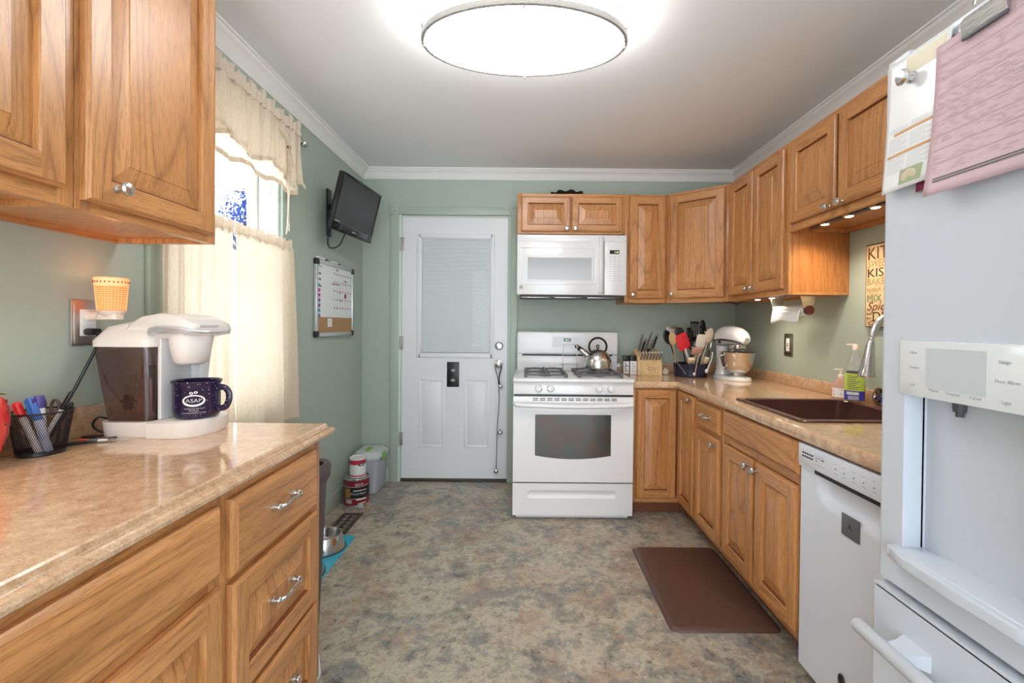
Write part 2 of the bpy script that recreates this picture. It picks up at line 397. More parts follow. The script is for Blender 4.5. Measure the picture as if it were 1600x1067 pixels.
def crown(name, pts, nrm):
    prof = [(0, 0), (.008, 0), (.012, .008), (.016, .012), (.022, .026), (.034, .042), (.050, .052), (.056, .056), (.060, .066), (.070, .068), (.070, .075), (0, .075)]
    b = B(); rings = []
    for (x, y), (nx, ny) in zip(pts, nrm):
        rings.append([(x+nx*d, y+ny*d, CZ-.075+h) for d, h in prof])
    b.loft(rings); b.build(name, WTRIM, **ST)
crown('trim_1', [(XL, YF), (XL, YB)], [(1, 0), (1, -1)])
crown('trim_2', [(XL, YB), (XR, YB)], [(1, -1), (-1, -1)])
crown('trim_3', [(XR, YB), (XR, YF)], [(-1, -1), (-1, 0)])
def skirting(name, x0, x1, y0, y1):
    b = B(); b.box(x0, x1, y0, y1, FZ, .075, .004); b.build(name, TRIMG, **ST)
skirting('baseboard_left', XL, XL+.016, 1.5, YB)
skirting('baseboard_back', XL+.016, -1.055, YB-.016, YB)

# door casing with corner blocks
b = B(); cy = YB-.022
b.box(-1.052, -.990, cy, YB, FZ, 2.050, .004); b.box(-.119, -.062, cy, YB, FZ, 2.050, .004)
b.box(-.990, -.119, cy, YB, 2.050, 2.112, .004)
for x0, x1 in ((-1.058, -.985), (-.126, -.056)):
    b.box(x0, x1, cy-.006, YB, 2.046, 2.122, .003)
    xc = (x0+x1)/2; M = Matrix.Translation((xc, cy-.006, 2.084)) @ Matrix.Rotation(pi/2, 4, 'X')
    b.lathe([(.024, 0), (.024, .003), (.020, .004), (.018, .001), (.012, .001), (.010, .005), (0, .006)], seg=20, M=M)
b.build('trim_4', TRIMG, **ST)
b = B(); b.box(-.990, -.969, YB-.012, YB+.05, FZ, 2.05, .001); b.box(-.969, -.137, YB+.002, YB+.06, 2.034, 2.05)
b.build('trim_5', mat('pale_green_jamb', (.62, .72, .62), .4), **ST)
b = B(); b.box(-.137, -.119, YB-.012, YB+.05, FZ, 2.05); b.box(-.155, -.119, YB+.05, YB+.06, FZ, 2.05); b.box(-.990, -.955, YB+.05, YB+.06, FZ, 2.05); b.box(-.97, -.13, YB+.05, YB+.06, 2.02, 2.05); b.build('trim_7', TRIMG, **ST)  # right jamb; unseen stop strips added behind the slab edges to block light leaks
B().box(-.975, -.130, YB-.01, YB+.12, FZ, FZ+.018, .003).build('trim_6', mat('dark_threshold', (.05, .04, .03), .6), **ST)

# entry door
d = root('door_1', (-.55, YB+.02, FZ), kind='structure')
x0, x1, z0, z1 = -.966, -.140, FZ+.024, 2.036; yf = YB+.002
b = B(); wx0, wx1, wz0, wz1 = -.83, -.262, .955, 1.885
b.box(x0, wx0, yf, yf+.04, z0, z1); b.box(wx1, x1, yf, yf+.04, z0, z1); b.box(wx0, wx1, yf, yf+.04, z0, wz0); b.box(wx0, wx1, yf, yf+.04, wz1, z1)
b.box(wx0, wx1, yf+.03, yf+.045, wz0, wz1)
b.build('slab', DOORW, d)
def ring_rect(b, x0, x1, z0, z1, w, y0, y1, bev=.004, mi=0):
    b.box(x0, x0+w, y0, y1, z0, z1, bev, mi); b.box(x1-w, x1, y0, y1, z0, z1, bev, mi)
    b.box(x0+w*.5, x1-w*.5, y0, y1, z1-w, z1, bev, mi); b.box(x0+w*.5, x1-w*.5, y0, y1, z0, z0+w, bev, mi)
b = B(); ring_rect(b, -.850, -.245, .940, 1.905, .030, yf-.010, yf+.012); ring_rect(b, -.825, -.268, .963, 1.882, .014, yf-.004, yf+.012, .003); b.build('window_frame', DOORW, d)
b = B()
for k in range(62):
    z = .985+k*.0143
    b.box(-.812, -.281, yf+.016, yf+.0285, z, z+.0115, 0)
b.box(-.815, -.279, yf+.012, yf+.028, 1.868, 1.885)
for x in (-.76, -.34): b.cyl((x, yf+.015, .98), (x, yf+.015, 1.87), .0012, seg=6)
b.build('blind', mat('blind_white', (.78, .80, .80), .5), d)
B().box(-.815, -.279, yf+.009, yf+.011, .965, 1.885).build('glass', GLASS, d)
b = B(); b.box(-.300, -.288, yf+.002, yf+.012, 1.63, 1.70, .002); b.build('blind_slider', WHITE2, d)
for x0_, x1_ in ((-.830, -.630), (-.475, -.280)):
    b = B(); ring_rect(b, x0_, x1_, .235, .775, .016, yf-.004, yf+.004, .003)
    b.box(x0_+.028, x1_-.028, yf-.004, yf+.004, .263, .747, .006); b.build('raised_panel', DOORW, d)
for z in (1.825, 1.055, .305):
    b = B(); b.cyl((-.972, YB-.016, z-.05), (-.972, YB-.016, z+.05), .007, seg=10); b.box(-.972, -.955, YB-.012, YB+.003, z-.05, z+.05, .001)
    b.cyl((-.972, YB-.016, z-.056), (-.972, YB-.016, z-.05), .004, seg=8)
    b.build('hinge', mat('dull_nickel', (.35, .33, .30), .4, 1) if z > 1.5 else bpy.data.materials['dull_nickel'], d, label='dull metal hinge')
Mk = lambda x, z: Matrix.Translation((x, yf, z)) @ Matrix.Rotation(pi/2, 4, 'X')
B().lathe([(0, 0), (.032, 0), (.032, .006), (.026, .010), (.022, .018), (.010, .020), (0, .020)], seg=24, M=Mk(-.205, 1.035)).build('deadbolt', STEEL, d, label='round metal deadbolt')
B().lathe([(0, 0), (.033, 0), (.033, .005), (.014, .010), (.012, .030), (.022, .040), (.029, .052), (.027, .064), (.012, .070), (0, .071)], seg=24, M=Mk(-.207, .895)).build('door_knob', STEEL, d, label='round metal door knob')

# black plate on the door
p = root('door_plaque', (-.562, yf, .905), 'small black metal plaque on the white door below its window', 'plaque', rz=0)
B().box(-.611, -.515, yf-.004, yf-.0005, .712, .908, .001).build('plate', BLACK, p)
for z, n in ((.842, 'a'), (.765, 'b')):
    b = B(); M = Matrix.Translation((-.563, yf-.004, z)) @ Matrix.Rotation(pi/2, 4, 'X')
    b.lathe([(.012, 0), (.012, .002), (.009, .002), (.009, 0)], seg=16, M=M); b.box(-.583, -.545, yf-.006, yf-.004, z-.002, z+.002); b.build('stamped_mark', NICKEL, p)

# jingle strap hanging from the knob
s = root('bell_strap', (-.215, yf, .90), 'black door strap with three small chrome bells hanging from the round door knob', 'door bells')
b = B(); b.tube(spline([(-.207, yf-.040, .92), (-.232, yf-.035, .88), (-.214, yf-.02, .80), (-.205, yf-.012, .73), (-.200, yf-.010, .60), (-.212, yf-.010, .42), (-.215, yf-.010, .30), (-.218, yf-.010, .08)]), .0045, 6, flat=.5)
b.tube(spline([(-.207, yf-.040, .92), (-.182, yf-.035, .88), (-.200, yf-.02, .80), (-.200, yf-.012, .73)]), .0045, 6); b.build('strap', BLACK, s)
for x, z in ((-.190, .722), (-.190, .362), (-.219, .062)):
    b = B(); b.ell((x, yf-.022, z), .020, 16, 10); b.cyl((x, yf-.022, z+.018), (x, yf-.020, z+.028), .004, seg=8); b.box(x-.016, x+.016, yf-.044, yf-.038, z-.0015, z+.0015, mi=1); b.build('bell', [CHROME, BLACK], s, label='round chrome jingle bell')

# ------------------------------------------------------------------ window, tree outside
wn = root('window_1', (XL, 2.0, WZ0), kind='structure')
xg = XL-.115
b = B()
b.box(XL-.15, XL-.001, WY1-.018, WY1+.001, WZ0, WZ1); b.box(XL-.15, XL-.001, WY0, WY0+.018, WZ0, WZ1)
b.box(XL-.15, XL-.001, WY0, WY1, WZ1-.018, WZ1); b.box(XL-.15, XL+.004, WY0, WY1, WZ0, WZ0+.018)
for dx in (.030, .052, .078): b.box(XL-dx-.010, XL-dx, WY1-.030, WY1-.016, WZ0, WZ1, .002); b.box(XL-dx-.010, XL-dx, WY0+.016, WY0+.030, WZ0, WZ1, .002)
b.build('jamb', WTRIM, wn)
b = B(); T = Matrix.Identity(4)
def sash(b, x, z0, z1):
    b.box(x-.018, x+.018, WY0+.02, WY0+.062, z0, z1, .003); b.box(x-.018, x+.018, WY1-.062, WY1-.02, z0, z1, .003)
    b.box(x-.018, x+.018, WY0+.05, WY1-.05, z1-.045, z1, .003); b.box(x-.018, x+.018, WY0+.05, WY1-.05, z0, z0+.05, .003)
sash(b, xg, 1.42, WZ1-.018); b.build('upper_sash', WTRIM, wn)
b = B(); sash(b, xg+.038, WZ0+.018, 1.47); b.build('lower_sash', WTRIM, wn)
B().box(xg-.002, xg+.002, WY0+.055, WY1-.055, 1.46, WZ1-.06).build('glass', GLASS, wn)
B().box(xg+.036, xg+.040, WY0+.055, WY1-.055, WZ0+.06, 1.43).build('glass', GLASS, wn)
b = B(); b.box(XL, XL+.018, WY1, WY1+.078, WZ0-.06, WZ1+.08, .004); b.box(XL, XL+.018, WY0-.078, WY0, WZ0-.06, WZ1+.08, .004)
b.box(XL, XL+.018, WY0, WY1, WZ1, WZ1+.08, .004); b.box(XL, XL+.016, WY0, WY1, WZ0-.06, WZ0, .004); b.build('casing', TRIMG, wn)

t = root('tree', (-4.5, 7.35, -3), 'leafy tree outside, seen through the window above the cafe curtains', 'tree')
b = B(); b.tube(spline([(-4.5, 7.35, -3), (-4.45, 7.3, 0), (-4.5, 7.4, 2.2), (-4.4, 7.35, 3.1)]), [.10]*8+[.05]*8+[.025]*9, 10)
for k in range(14):
    a = random.uniform(0, 6.28); z = random.uniform(1.9, 2.9); L = random.uniform(.2, .4)
    b.tube(spline([(-4.48, 7.38, z), (-4.48+cos(a)*L*.5, 7.38+sin(a)*L*.5, z+.12), (-4.48+cos(a)*L, 7.38+sin(a)*L, z+.32)], 4), [.03]*4+[.018]*4+[.01], 6)
b.build('trunk', BARK, t)
b = B()
for k in range(1500):
    a = random.uniform(0, 6.28); h = random.uniform(-1, 1); rr = random.random()**.4
    q = math.sqrt(1-h*h)*rr
    cl = .75+.25*sin(a*3+h*5)
    c = V((-4.45+cos(a)*q*.44*cl, 7.35+sin(a)*q*.44*cl, 2.80+h*rr*.52))
    u = V((random.gauss(0,1), random.gauss(0,1), random.gauss(0,1))).normalized(); vv = u.cross(V((.3,.5,.8))).normalized()
    L = random.uniform(.04, .08)
    b._add([c, c+u*L*.5+vv*L*.3, c+u*L, c+u*L*.5-vv*L*.3], [(0,1,2,3)])
b.build('foliage', LEAFB, t, recalc=False)
b = B(); b.tube([(-5.5+3*k/20, 4+5*k/20, 3.05-.02*sin(pi*k/20)) for k in range(21)], .006, 6)
b.build('power_line', BLACK, label='thin dark overhead wire outside, seen through the window', cat='wire')

# ------------------------------------------------------------------ curtains
def folded(y0, y1, z0, z1, x, nf, amp, ph=0, flare0=0, flare1=0, nu=90, nv=26, bottom=None, top=None):
    def fn(u, v):
        zt = top(u) if top else z1
        zb = bottom(u) if bottom else z0
        z = zt+(zb-zt)*v
        ya = y0-flare0*v; yb = y1+flare1*v
        y = ya+(yb-ya)*u
        a = amp*(.35+.65*v)
        xx = x+a*sin(2*pi*nf*u+ph+.6*sin(5*u+2*v))+a*.4*sin(2*pi*nf*2.3*u+1+v*2)
        return (xx, y, z)
    return fn
rod = root('cafe_rod', (XL+.03, 2.0, 1.60), 'slim white cafe curtain rod across the window holding the lower panels', 'curtain rod')
b = B(); b.cyl((XL+.030, WY0-.05, 1.600), (XL+.030, WY1+.055, 1.600), .006, seg=10); b.box(XL, XL+.036, WY0-.055, WY0-.047, 1.59, 1.61); b.box(XL, XL+.036, WY1+.05, WY1+.058, 1.59, 1.61); b.build('rod', WTRIM, rod)
for (ya, yb, f0, f1, ph, lb, zt, nm) in ((WY0-.068, 1.940, .01, .0, .4, 'cream cafe curtain panel hanging left of the centre split, partly behind the coffee maker', 1.616, 'l'),
                       (1.946, WY1+.045, -.0, .055, 2.1, 'cream cafe curtain panel hanging right of the centre split, nearest the wall television', 1.622, 'r')):
    c = root('cafe_curtain', (XL+.045, (ya+yb)/2, .67), lb, 'curtain', 'cream cafe curtains on the lower window')
    nf = 5 if nm == 'l' else 3
    B().grid(folded(ya, yb, .70, 1.590, XL+.046, nf, .019 if nm == 'l' else .014, ph, f0, f1, 110, 22), 110, 22).build('panel', CREAM, c, sharp=180)
    hd = B(); hd.grid(lambda u, v: (XL+.040+.007*sin(u*95+ph)+.004*sin(u*41), ya+(yb-ya)*u, 1.630+.006*sin(u*60)-.055*v), 120, 3)
    hd.build('header_ruffle', CREAMH, c, sharp=180)
    # fringe
    b = B(); n = 150
    for k in range(n):
        u = (k+.5)/n; p = folded(ya, yb, .70, 1.59, XL+.046, nf, .019 if nm == 'l' else .014, ph, f0, f1)(u, 1)
        dx, dy = random.uniform(-.004, .004), random.uniform(-.005, .005); L = random.uniform(.022, .042)
        b._add([(p[0], p[1]-.0012, p[2]), (p[0], p[1]+.0012, p[2]), (p[0]+dx, p[1]+dy+.0006, p[2]-L), (p[0]+dx, p[1]+dy-.0006, p[2]-L)], [(0,1,2,3)])
    ob = b.build('fringe', CREAM, c, recalc=False); ob['kind'] = 'stuff'
vr = root('valance_rod', (XL+.06, 2.05, 2.20), 'brushed metal curtain rod with a round end knob above the window', 'curtain rod')
b = B(); b.cyl((XL+.045, 1.50, 2.190), (XL+.045, 2.530, 2.190), .006, seg=12); b.build('rod', NICKEL, vr)
b = B(); b.ell((XL+.048, 2.545, 2.190), .022, 16, 10); b.cyl((XL+.045, 2.510, 2.190), (XL+.045, 2.528, 2.190), .013, seg=14); b.build('finial', NICKEL, vr)
b = B(); b.box(XL, XL+.008, 2.475, 2.495, 2.165, 2.215, .002); b.cyl((XL, 2.485, 2.190), (XL+.045, 2.485, 2.190), .005, seg=8); b.build('bracket', NICKEL, vr)
va = root('valance', (XL+.07, 2.0, 1.86), 'cream ruffled valance with swagged layers gathered on the rod at the top of the window', 'valance')
ya, yb = 1.50, 2.445
def vtop(u): return 2.185
def vbot(u):
    y = ya+(yb-ya)*u
    return 1.935+.020*sin(y*21)-.02*(y > 2.32)
B().grid(folded(ya, yb, 1.9, 2.185, XL+.080, 9, .014, .3, 0, 0, 150, 14, bottom=vbot, top=vtop), 150, 14).build('upper_layer', CREAM2, va, sharp=180)
def vbot2(u):
    y = ya+(yb-ya)*u
    c_ = abs((y-2.06)/.30)
    return 1.868+.012*sin(y*26) if y > 1.80 else 1.90
B().grid(folded(ya, yb-.01, 1.86, 2.185, XL+.068, 11, .005, 1.3, 0, 0, 150, 14, bottom=vbot2, top=vtop), 150, 14).build('lower_layer', CREAM2, va, sharp=180)
B().grid(lambda u, v: (XL+.084+.009*sin(u*150)*(.4+abs(v-.5))+.004*sin(u*67), ya+(yb-ya)*u, 2.178+.060*v+(.010*sin(u*73)+.006*sin(u*131+1)+.004*sin(u*211))*v), 240, 4).build('top_ruffle', CREAM2, va, sharp=180)
def hem_of(f, x_off, w_):
    def g(u, v):
        p = f(u, 1-w_+w_*v); return (p[0]+x_off, p[1], p[2])
    return g
B().grid(hem_of(folded(ya, yb, 1.9, 2.185, XL+.080, 9, .014, .3, 0, 0, bottom=vbot, top=vtop), .0012, .085), 150, 3).build('upper_hem', CREAMH, va, sharp=180)
B().grid(hem_of(folded(ya, yb-.01, 1.86, 2.185, XL+.068, 11, .005, 1.3, 0, 0, bottom=vbot2, top=vtop), .0012, .07), 150, 3).build('lower_hem', CREAMH, va, sharp=180)
# hemmed swag edge
for (y0_, y1_) in ((1.60, 1.98), (2.22, 2.46)):
    b = B(); pts = [(XL+.098, y0_+(y1_-y0_)*k/12, 2.15-.22*sin(pi/2*k/12)**1.4) for k in range(13)]
    b.grid(lambda u, v, P=pts: (P[int(u*12)][0]+.004*sin(u*9), P[int(u*12)][1], P[int(u*12)][2]-.020*v), 12, 2); b.build('swag_hem', CREAM2, va, sharp=180)
b = B(); b.ell((XL+.092, 2.30, 2.075), .010, 12, 8); b.build('wooden_bead', mat('brown_bead', (.35, .16, .06), .4), va, label='brown wooden bead')
b = B()
b.tube(spline([(XL+.092, 2.298, 2.072), (XL+.094, 2.29, 1.95), (XL+.09, 2.300, 1.78), (XL+.085, 2.300, 1.68), (XL+.088, 2.285, 1.64)]), .0035, 6)
b.tube(spline([(XL+.092, 2.303, 2.072), (XL+.092, 2.31, 1.93), (XL+.088, 2.306, 1.76), (XL+.09, 2.31, 1.66)]), .0035, 6)
b.build('tie_cord', CREAM2, va)

# ------------------------------------------------------------------ ceiling light
cx, cyy = -.014, 1.80; ax, ay = .398, .232
L = root('ceiling_light', (cx, cyy, 2.29), 'large oval flush ceiling light with two brushed nickel rings, switched on', 'ceiling light')
def oval_ring(b, z, h, t):
    vs = []; n = 72
    b.loft([[(cx+(ax-q)*cos(2*pi*k/n), cyy+(ay-q)*sin(2*pi*k/n), zz) for (q, zz) in ((0, z), (0, z+h), (t, z+h), (t, z))] for k in range(n+1)], caps=False)
b = B(); oval_ring(b, 2.288, .022, .012); b.build('lower_ring', NICKEL, L)
b = B(); oval_ring(b, 2.345, .014, .012); b.build('upper_ring', NICKEL, L)
for a in (0, 90, 180, 270):
    x, y = cx+(ax-.006)*cos(R(a)), cyy+(ay-.006)*sin(R(a)); b = B(); b.cyl((x, y, 2.282), (x, y, 2.362), .003, seg=8)
    b.ell((x, y, 2.281), .005, 10, 6); b.build('spacer_pin', NICKEL, L)
n = 72; b = B()
ovl = lambda q, z: [(cx+(ax-q)*cos(2*pi*k/n), cyy+(ay-q)*sin(2*pi*k/n), z) for k in range(n)]
b.loft([ovl(.016, 2.300), ovl(.025, 2.294), ovl(.10, 2.288), ovl(.2, 2.284)])
b.build('diffuser', LAMPGLOW, L)
b = B(); b.loft([ovl(.016, CZ-.001), ovl(.016, 2.302)]); b.build('side_diffuser', LAMPSIDE, L)
# ------------------------------------------------------------------ cabinets
GROOVE = mat('dark_brown_groove', (.20, .065, .022), .45)  # darker brown for the grooves around the raised panels
def rect_ring(b, A, C_, mi_v, mi_h, M):
    # faces between rectangle A (x0,x1,z0,z1,y) and C_
    ax0, ax1, az0, az1, ay_ = A; bx0, bx1, bz0, bz1, by_ = C_
    a = [(ax0, ay_, az0), (ax1, ay_, az0), (ax1, ay_, az1), (ax0, ay_, az1)]; c = [(bx0, by_, bz0), (bx1, by_, bz0), (bx1, by_, bz1), (bx0, by_, bz1)]
    for k in range(4):
        b._add([a[k], a[(k+1) % 4], c[(k+1) % 4], c[k]], [(0, 1, 2, 3)], mi_h if k % 2 == 0 else mi_v, M)
def panel_door(x0, x1, z0, z1, t=.02, fr=.055, M=None, y=0, slab=False):
    b = B(); yb, yf_ = y, y-t
    def rc(i, yy): return (x0+i, x1-i, z0+i, z1-i, yy)
    if slab:
        seq = [rc(0, yb), rc(0, yf_+.011), rc(.003, yf_+.008), rc(.010, yf_+.002), rc(.014, yf_)]
    else:
        seq = [rc(0, yb), rc(0, yf_+.007), rc(.005, yf_+.002), rc(.008, yf_)]
    for p, q in zip(seq, seq[1:]): rect_ring(b, p, q, 0, 1, M)
    e = seq[-1]
    if slab:
        b._add([(e[0], yf_, e[2]), (e[1], yf_, e[2]), (e[1], yf_, e[3]), (e[0], yf_, e[3])], [(0,1,2,3)], 1, M)
    else:
        ix0, ix1, iz0, iz1 = x0+fr, x1-fr, z0+fr, z1-fr
        for q, m_ in (((e[0], ix0, e[2], e[3]), 0), ((ix1, e[1], e[2], e[3]), 0), ((ix0, ix1, e[2], iz0), 1), ((ix0, ix1, iz1, e[3]), 1)):
            b._add([(q[0], yf_, q[2]), (q[1], yf_, q[2]), (q[1], yf_, q[3]), (q[0], yf_, q[3])], [(0,1,2,3)], m_, M)
        w_ = min(.040, (min(x1-x0, z1-z0)/2-fr)*.55)
        seq = [rc(fr, yf_), rc(fr+.003, yf_+.003), rc(fr+.005, yf_+.012), rc(fr+.009, yf_+.012), rc(fr+.010+w_*.55, yf_+.0065), rc(fr+.010+w_, yf_+.003), rc(fr+.012+w_, yf_+.001)]
        for p, q in zip(seq, seq[1:]): rect_ring(b, p, q, 0, 2 if abs(q[4]-yf_-.012) < 1e-6 else 0, M)
        e = seq[-1]; b._add([(e[0], e[4], e[2]), (e[1], e[4], e[2]), (e[1], e[4], e[3]), (e[0], e[4], e[3])], [(0,1,2,3)], 0, M)
    e = seq[0] if slab else rc(0, yb)
    b._add([(x0, yb, z0), (x0, yb, z1), (x1, yb, z1), (x1, yb, z0)], [(0,1,2,3)], 0, M)
    bmesh.ops.remove_doubles(b.bm, verts=b.bm.verts[:], dist=.00005)
    return b
def make_knob(parent, x, y, z, M=None):
    T = (M or Matrix.Identity(4)) @ Matrix.Translation((x, y, z)) @ Matrix.Rotation(pi/2, 4, 'X')
    return B().lathe([(0, 0), (.009, 0), (.009, .002), (.005, .005), (.005, .015), (.011, .019), (.016, .022), (.0165, .026), (.013, .031), (.006, .033), (0, .0333)], seg=20, M=T).build('knob', NICKEL, parent, world=False, label='brushed nickel knob')
def make_pull(parent, x, y, z, w_=.10, M=None):
    b = B(); T = M or Matrix.Identity(4); h = w_/2
    pts = spline([(x-h, y, z), (x-h, y-.016, z), (x-h*.75, y-.026, z), (x-h*.35, y-.024, z), (x, y-.022, z), (x+h*.35, y-.024, z), (x+h*.75, y-.026, z), (x+h, y-.016, z), (x+h, y, z)], 4)
    n = len(pts); b.tube(pts, [.0045+.0035*abs(2*i/(n-1)-1)**2*(1 if 3 < i < n-4 else .8) for i in range(n)], 10, M=T)
    for s_ in (-1, 1):
        b.lathe([(0, 0), (.010, 0), (.010, .003), (.006, .006), (0, .006)], seg=14, M=T @ Matrix.Translation((x+s_*h, y, z)) @ Matrix.Rotation(pi/2, 4, 'X'))
        b.ell((x+s_*h, y-.017, z), (.010, .006, .009), 12, 8, M=T)
    return b.build('pull', NICKEL, parent, world=False, label='brushed nickel arched pull')
def cabinet(name, loc, th, w_, d_, h_, fronts, label, cat, group, lip=.0, kick=False, fw=.035, side=None, mid=(), rails=(), bh=None):
    r = root(name, loc, label, cat, group, rz=R(th))
    b = B(); b.box(0, w_, .018, d_, lip, bh or h_, 0); b.build('body', side or OAKV, r, world=False)
    b = B()
    b.box(0, fw, 0, .02, 0, h_, .001, 0); b.box(w_-fw, w_, 0, .02, 0, h_, .001, 0)
    for m_ in mid: b.box(m_-.02, m_+.02, 0, .0195, 0, h_, 0, 0)
    b.box(fw-.001, w_-fw+.001, .0005, .02, 0, fw, 0, 1); b.box(fw-.001, w_-fw+.001, .0005, .02, h_-fw, h_, 0, 1)
    for z_ in rails: b.box(fw-.001, w_-fw+.001, .0005, .02, z_-.018, z_+.018, 0, 1)
    if lip:
        b.box(0, .016, .02, d_, 0, lip+.001, 0, 0); b.box(w_-.016, w_, .02, d_, 0, lip+.001, 0, 0); b.box(.016, w_-.016, d_-.016, d_, 0, lip+.001, 0, 1)
    b.build('face_frame', [OAKV, OAKH], r, world=False)
    for f in fronts:
        nm = f['t']; x0, x1, z0, z1 = f['r']
        o = panel_door(x0, x1, z0, z1, slab=f.get('slab', False), fr=f.get('fr', .055), y=-.0005).build(nm, [OAKV, OAKH, GROOVE], r, world=False, sharp=4, recalc=False)
        if 'k' in f: make_knob(o, f['k'][0], -.0205, f['k'][1])
        if 'p' in f: make_pull(o, f['p'][0], -.0205, f['p'][1])
    if kick:
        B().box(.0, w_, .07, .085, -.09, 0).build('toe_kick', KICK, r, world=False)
    return r

# left wall cabinets (faces look to +x)
z = 1.442
cabinet('wall_cabinet', (-.97, .10, z), 90, .89, .304, 2.305-z, [
    dict(t='door', r=(.025, .435, .033, .84), k=(.405, .07)), dict(t='door', r=(.448, .86, .033, .84))],
    'oak wall cabinet at the left edge of the picture, with a light strip under it', 'cabinet', 'oak wall cabinets on the left wall', lip=.014)
cabinet('wall_cabinet', (-.97, .992, z), 90, .448, .304, 2.305-z, [
    dict(t='door', r=(.010, .420, .022, .84), k=(.08, .065))],
    'oak wall cabinet with one raised-panel door beside the curtained window', 'cabinet', 'oak wall cabinets on the left wall', lip=.014)
# right wall cabinets (faces look to -x)
z = 1.367
cabinet('wall_cabinet', (1.33, 3.03, z), -90, .695, .306, 2.138-z, [
    dict(t='door', r=(.045, .340, .033, .745), k=(.315, .058)), dict(t='door', r=(.352, .665, .033, .745), k=(.377, .058))],
    'tall two-door oak wall cabinet on the right wall with the paper towel roll below it', 'cabinet', 'oak wall cabinets over the sink side', lip=.014, side=OAKR)
z = 1.680
cabinet('wall_cabinet', (1.33, 2.334, z), -90, .755, .306, 2.138-z, [
    dict(t='door', r=(.028, .368, .035, .43), k=(.335, .045)), dict(t='door', r=(.382, .730, .035, .43), k=(.415, .045))],
    'short two-door oak wall cabinet high above the sink, next to the refrigerator', 'cabinet', 'oak wall cabinets over the sink side', lip=.018)
# back wall cabinets
cabinet('wall_cabinet', (-.064, 3.294, 1.853), 0, .768, .305, .285, [
    dict(t='door', r=(.028, .378, .014, .262), fr=.045, k=(.352, .034)), dict(t='door', r=(.386, .748, .014, .262), fr=.045, k=(.412, .034))],
    'short wide oak cabinet mounted directly above the microwave', 'cabinet', 'oak wall cabinets on the back wall')
cabinet('wall_cabinet', (.705, 3.294, 1.367), 0, .304, .305, .771, [
    dict(t='door', r=(.030, .288, .030, .755), k=(.055, .058))],
    'narrow tall single-door oak cabinet to the right of the microwave', 'cabinet', 'oak wall cabinets on the back wall', lip=.012)
th = math.atan2(-.265, .32)
r = root('corner_cabinet', (1.010, 3.294, 1.367), 'oak corner wall cabinet with its door set at a diagonal', 'cabinet', 'oak wall cabinets on the back wall', rz=th)
Wl = math.hypot(.32, .265); inv = Matrix.Rotation(-th, 4, 'Z') @ Matrix.Translation((-1.010, -3.294, -1.367))
B().prism([(1.011, 3.312), (1.028, 3.294), (1.329, 3.047), (1.329, 3.034), (1.635, 3.034), (1.635, 3.598), (1.011, 3.598)], 'z', 1.379, 2.138, M=inv).build('body', OAKV, r, world=False)
b = B(); b.box(0, .03, 0, .02, 0, .771, .001); b.box(Wl-.03, Wl, 0, .02, 0, .771, .001); b.box(.029, Wl-.029, .0005, .02, 0, .035, 0, 1); b.box(.029, Wl-.029, .0005, .02, .736, .771, 0, 1)
b.build('face_frame', [OAKV, OAKH], r, world=False)
o = panel_door(.022, Wl-.022, .030, .755, y=-.0005).build('door', [OAKV, OAKH, GROOVE], r, world=False, sharp=4, recalc=False); make_knob(o, .045, -.0205, .058)

# base cabinets, right run
kz = .06
def base_r(y1, w_, fronts, label, **k): return cabinet('base_cabinet', (1.0, y1, kz), -90, w_, .62, .799-kz, fronts, label, 'cabinet', 'oak base cabinets on the sink side', kick=True, **k)
base_r(2.66, .36, [dict(t='drawer', r=(.016, .332, .585, .718), slab=True, p=(.168, .655)), dict(t='door', r=(.016, .332, .032, .560), fr=.05, k=(.295, .53))],
       'narrow oak base cabinet with a single drawer over one door, left of the sink cabinet', rails=(.572,))
base_r(2.298, .662, [dict(t='false_front', r=(.016, .645, .607, .730), slab=True), dict(t='door', r=(.022, .318, .032, .565), k=(.295, .535)), dict(t='door', r=(.342, .642, .032, .565), k=(.366, .535))],
       'wide oak sink base cabinet with two doors, next to the dishwasher', rails=(.586,), mid=(.33,), bh=.57)
r = root('base_cabinet', (1.0, 2.975, kz), 'oak corner base cabinet with two doors meeting at an inside corner, right of the stove', 'cabinet', 'oak base cabinets on the sink side')
b = B(); b.box(.700, 1.60, 2.993, 3.585, kz, .799); b.box(1.018, 1.60, 2.662, 2.993, kz, .799); b.build('body', OAKV, r)
b = B(); b.box(.700, .722, 2.975, 2.994, kz, .799, .001, 0); b.box(.722, 1.0, 2.9755, 2.994, kz, .099, 0, 1); b.box(.722, 1.0, 2.9755, 2.994, .765, .799, 0, 1)
b.box(1.0, 1.019, 2.662, 2.690, kz, .799, .001, 0); b.box(1.0005, 1.019, 2.690, 2.975, kz, .099, 0, 0); b.box(1.0005, 1.019, 2.690, 2.975, .765, .799, 0, 0); b.build('face_frame', [OAKV, OAKH], r)
panel_door(.720, .978, .090, .790, fr=.05, y=2.9745).build('door', [OAKV, OAKH, GROOVE], r, sharp=4, recalc=False)
M = Matrix.Translation((1.0, 2.958, 0)) @ Matrix.Rotation(-pi/2, 4, 'Z')
o = panel_door(.008, .275, .090, .790, fr=.05, y=-.0005, M=M).build('door', [OAKV, OAKD, GROOVE], r, sharp=4, recalc=False)
Mk2 = Matrix.Translation((-1.0, -2.975, -kz)) @ M
make_knob(o, .250, -.0205, .765, Mk2)
b = B(); b.box(.70, 1.085, 3.045, 3.06, FZ, kz); b.box(1.07, 1.085, 2.662, 3.05, FZ, kz); b.build('toe_kick', KICK, r)

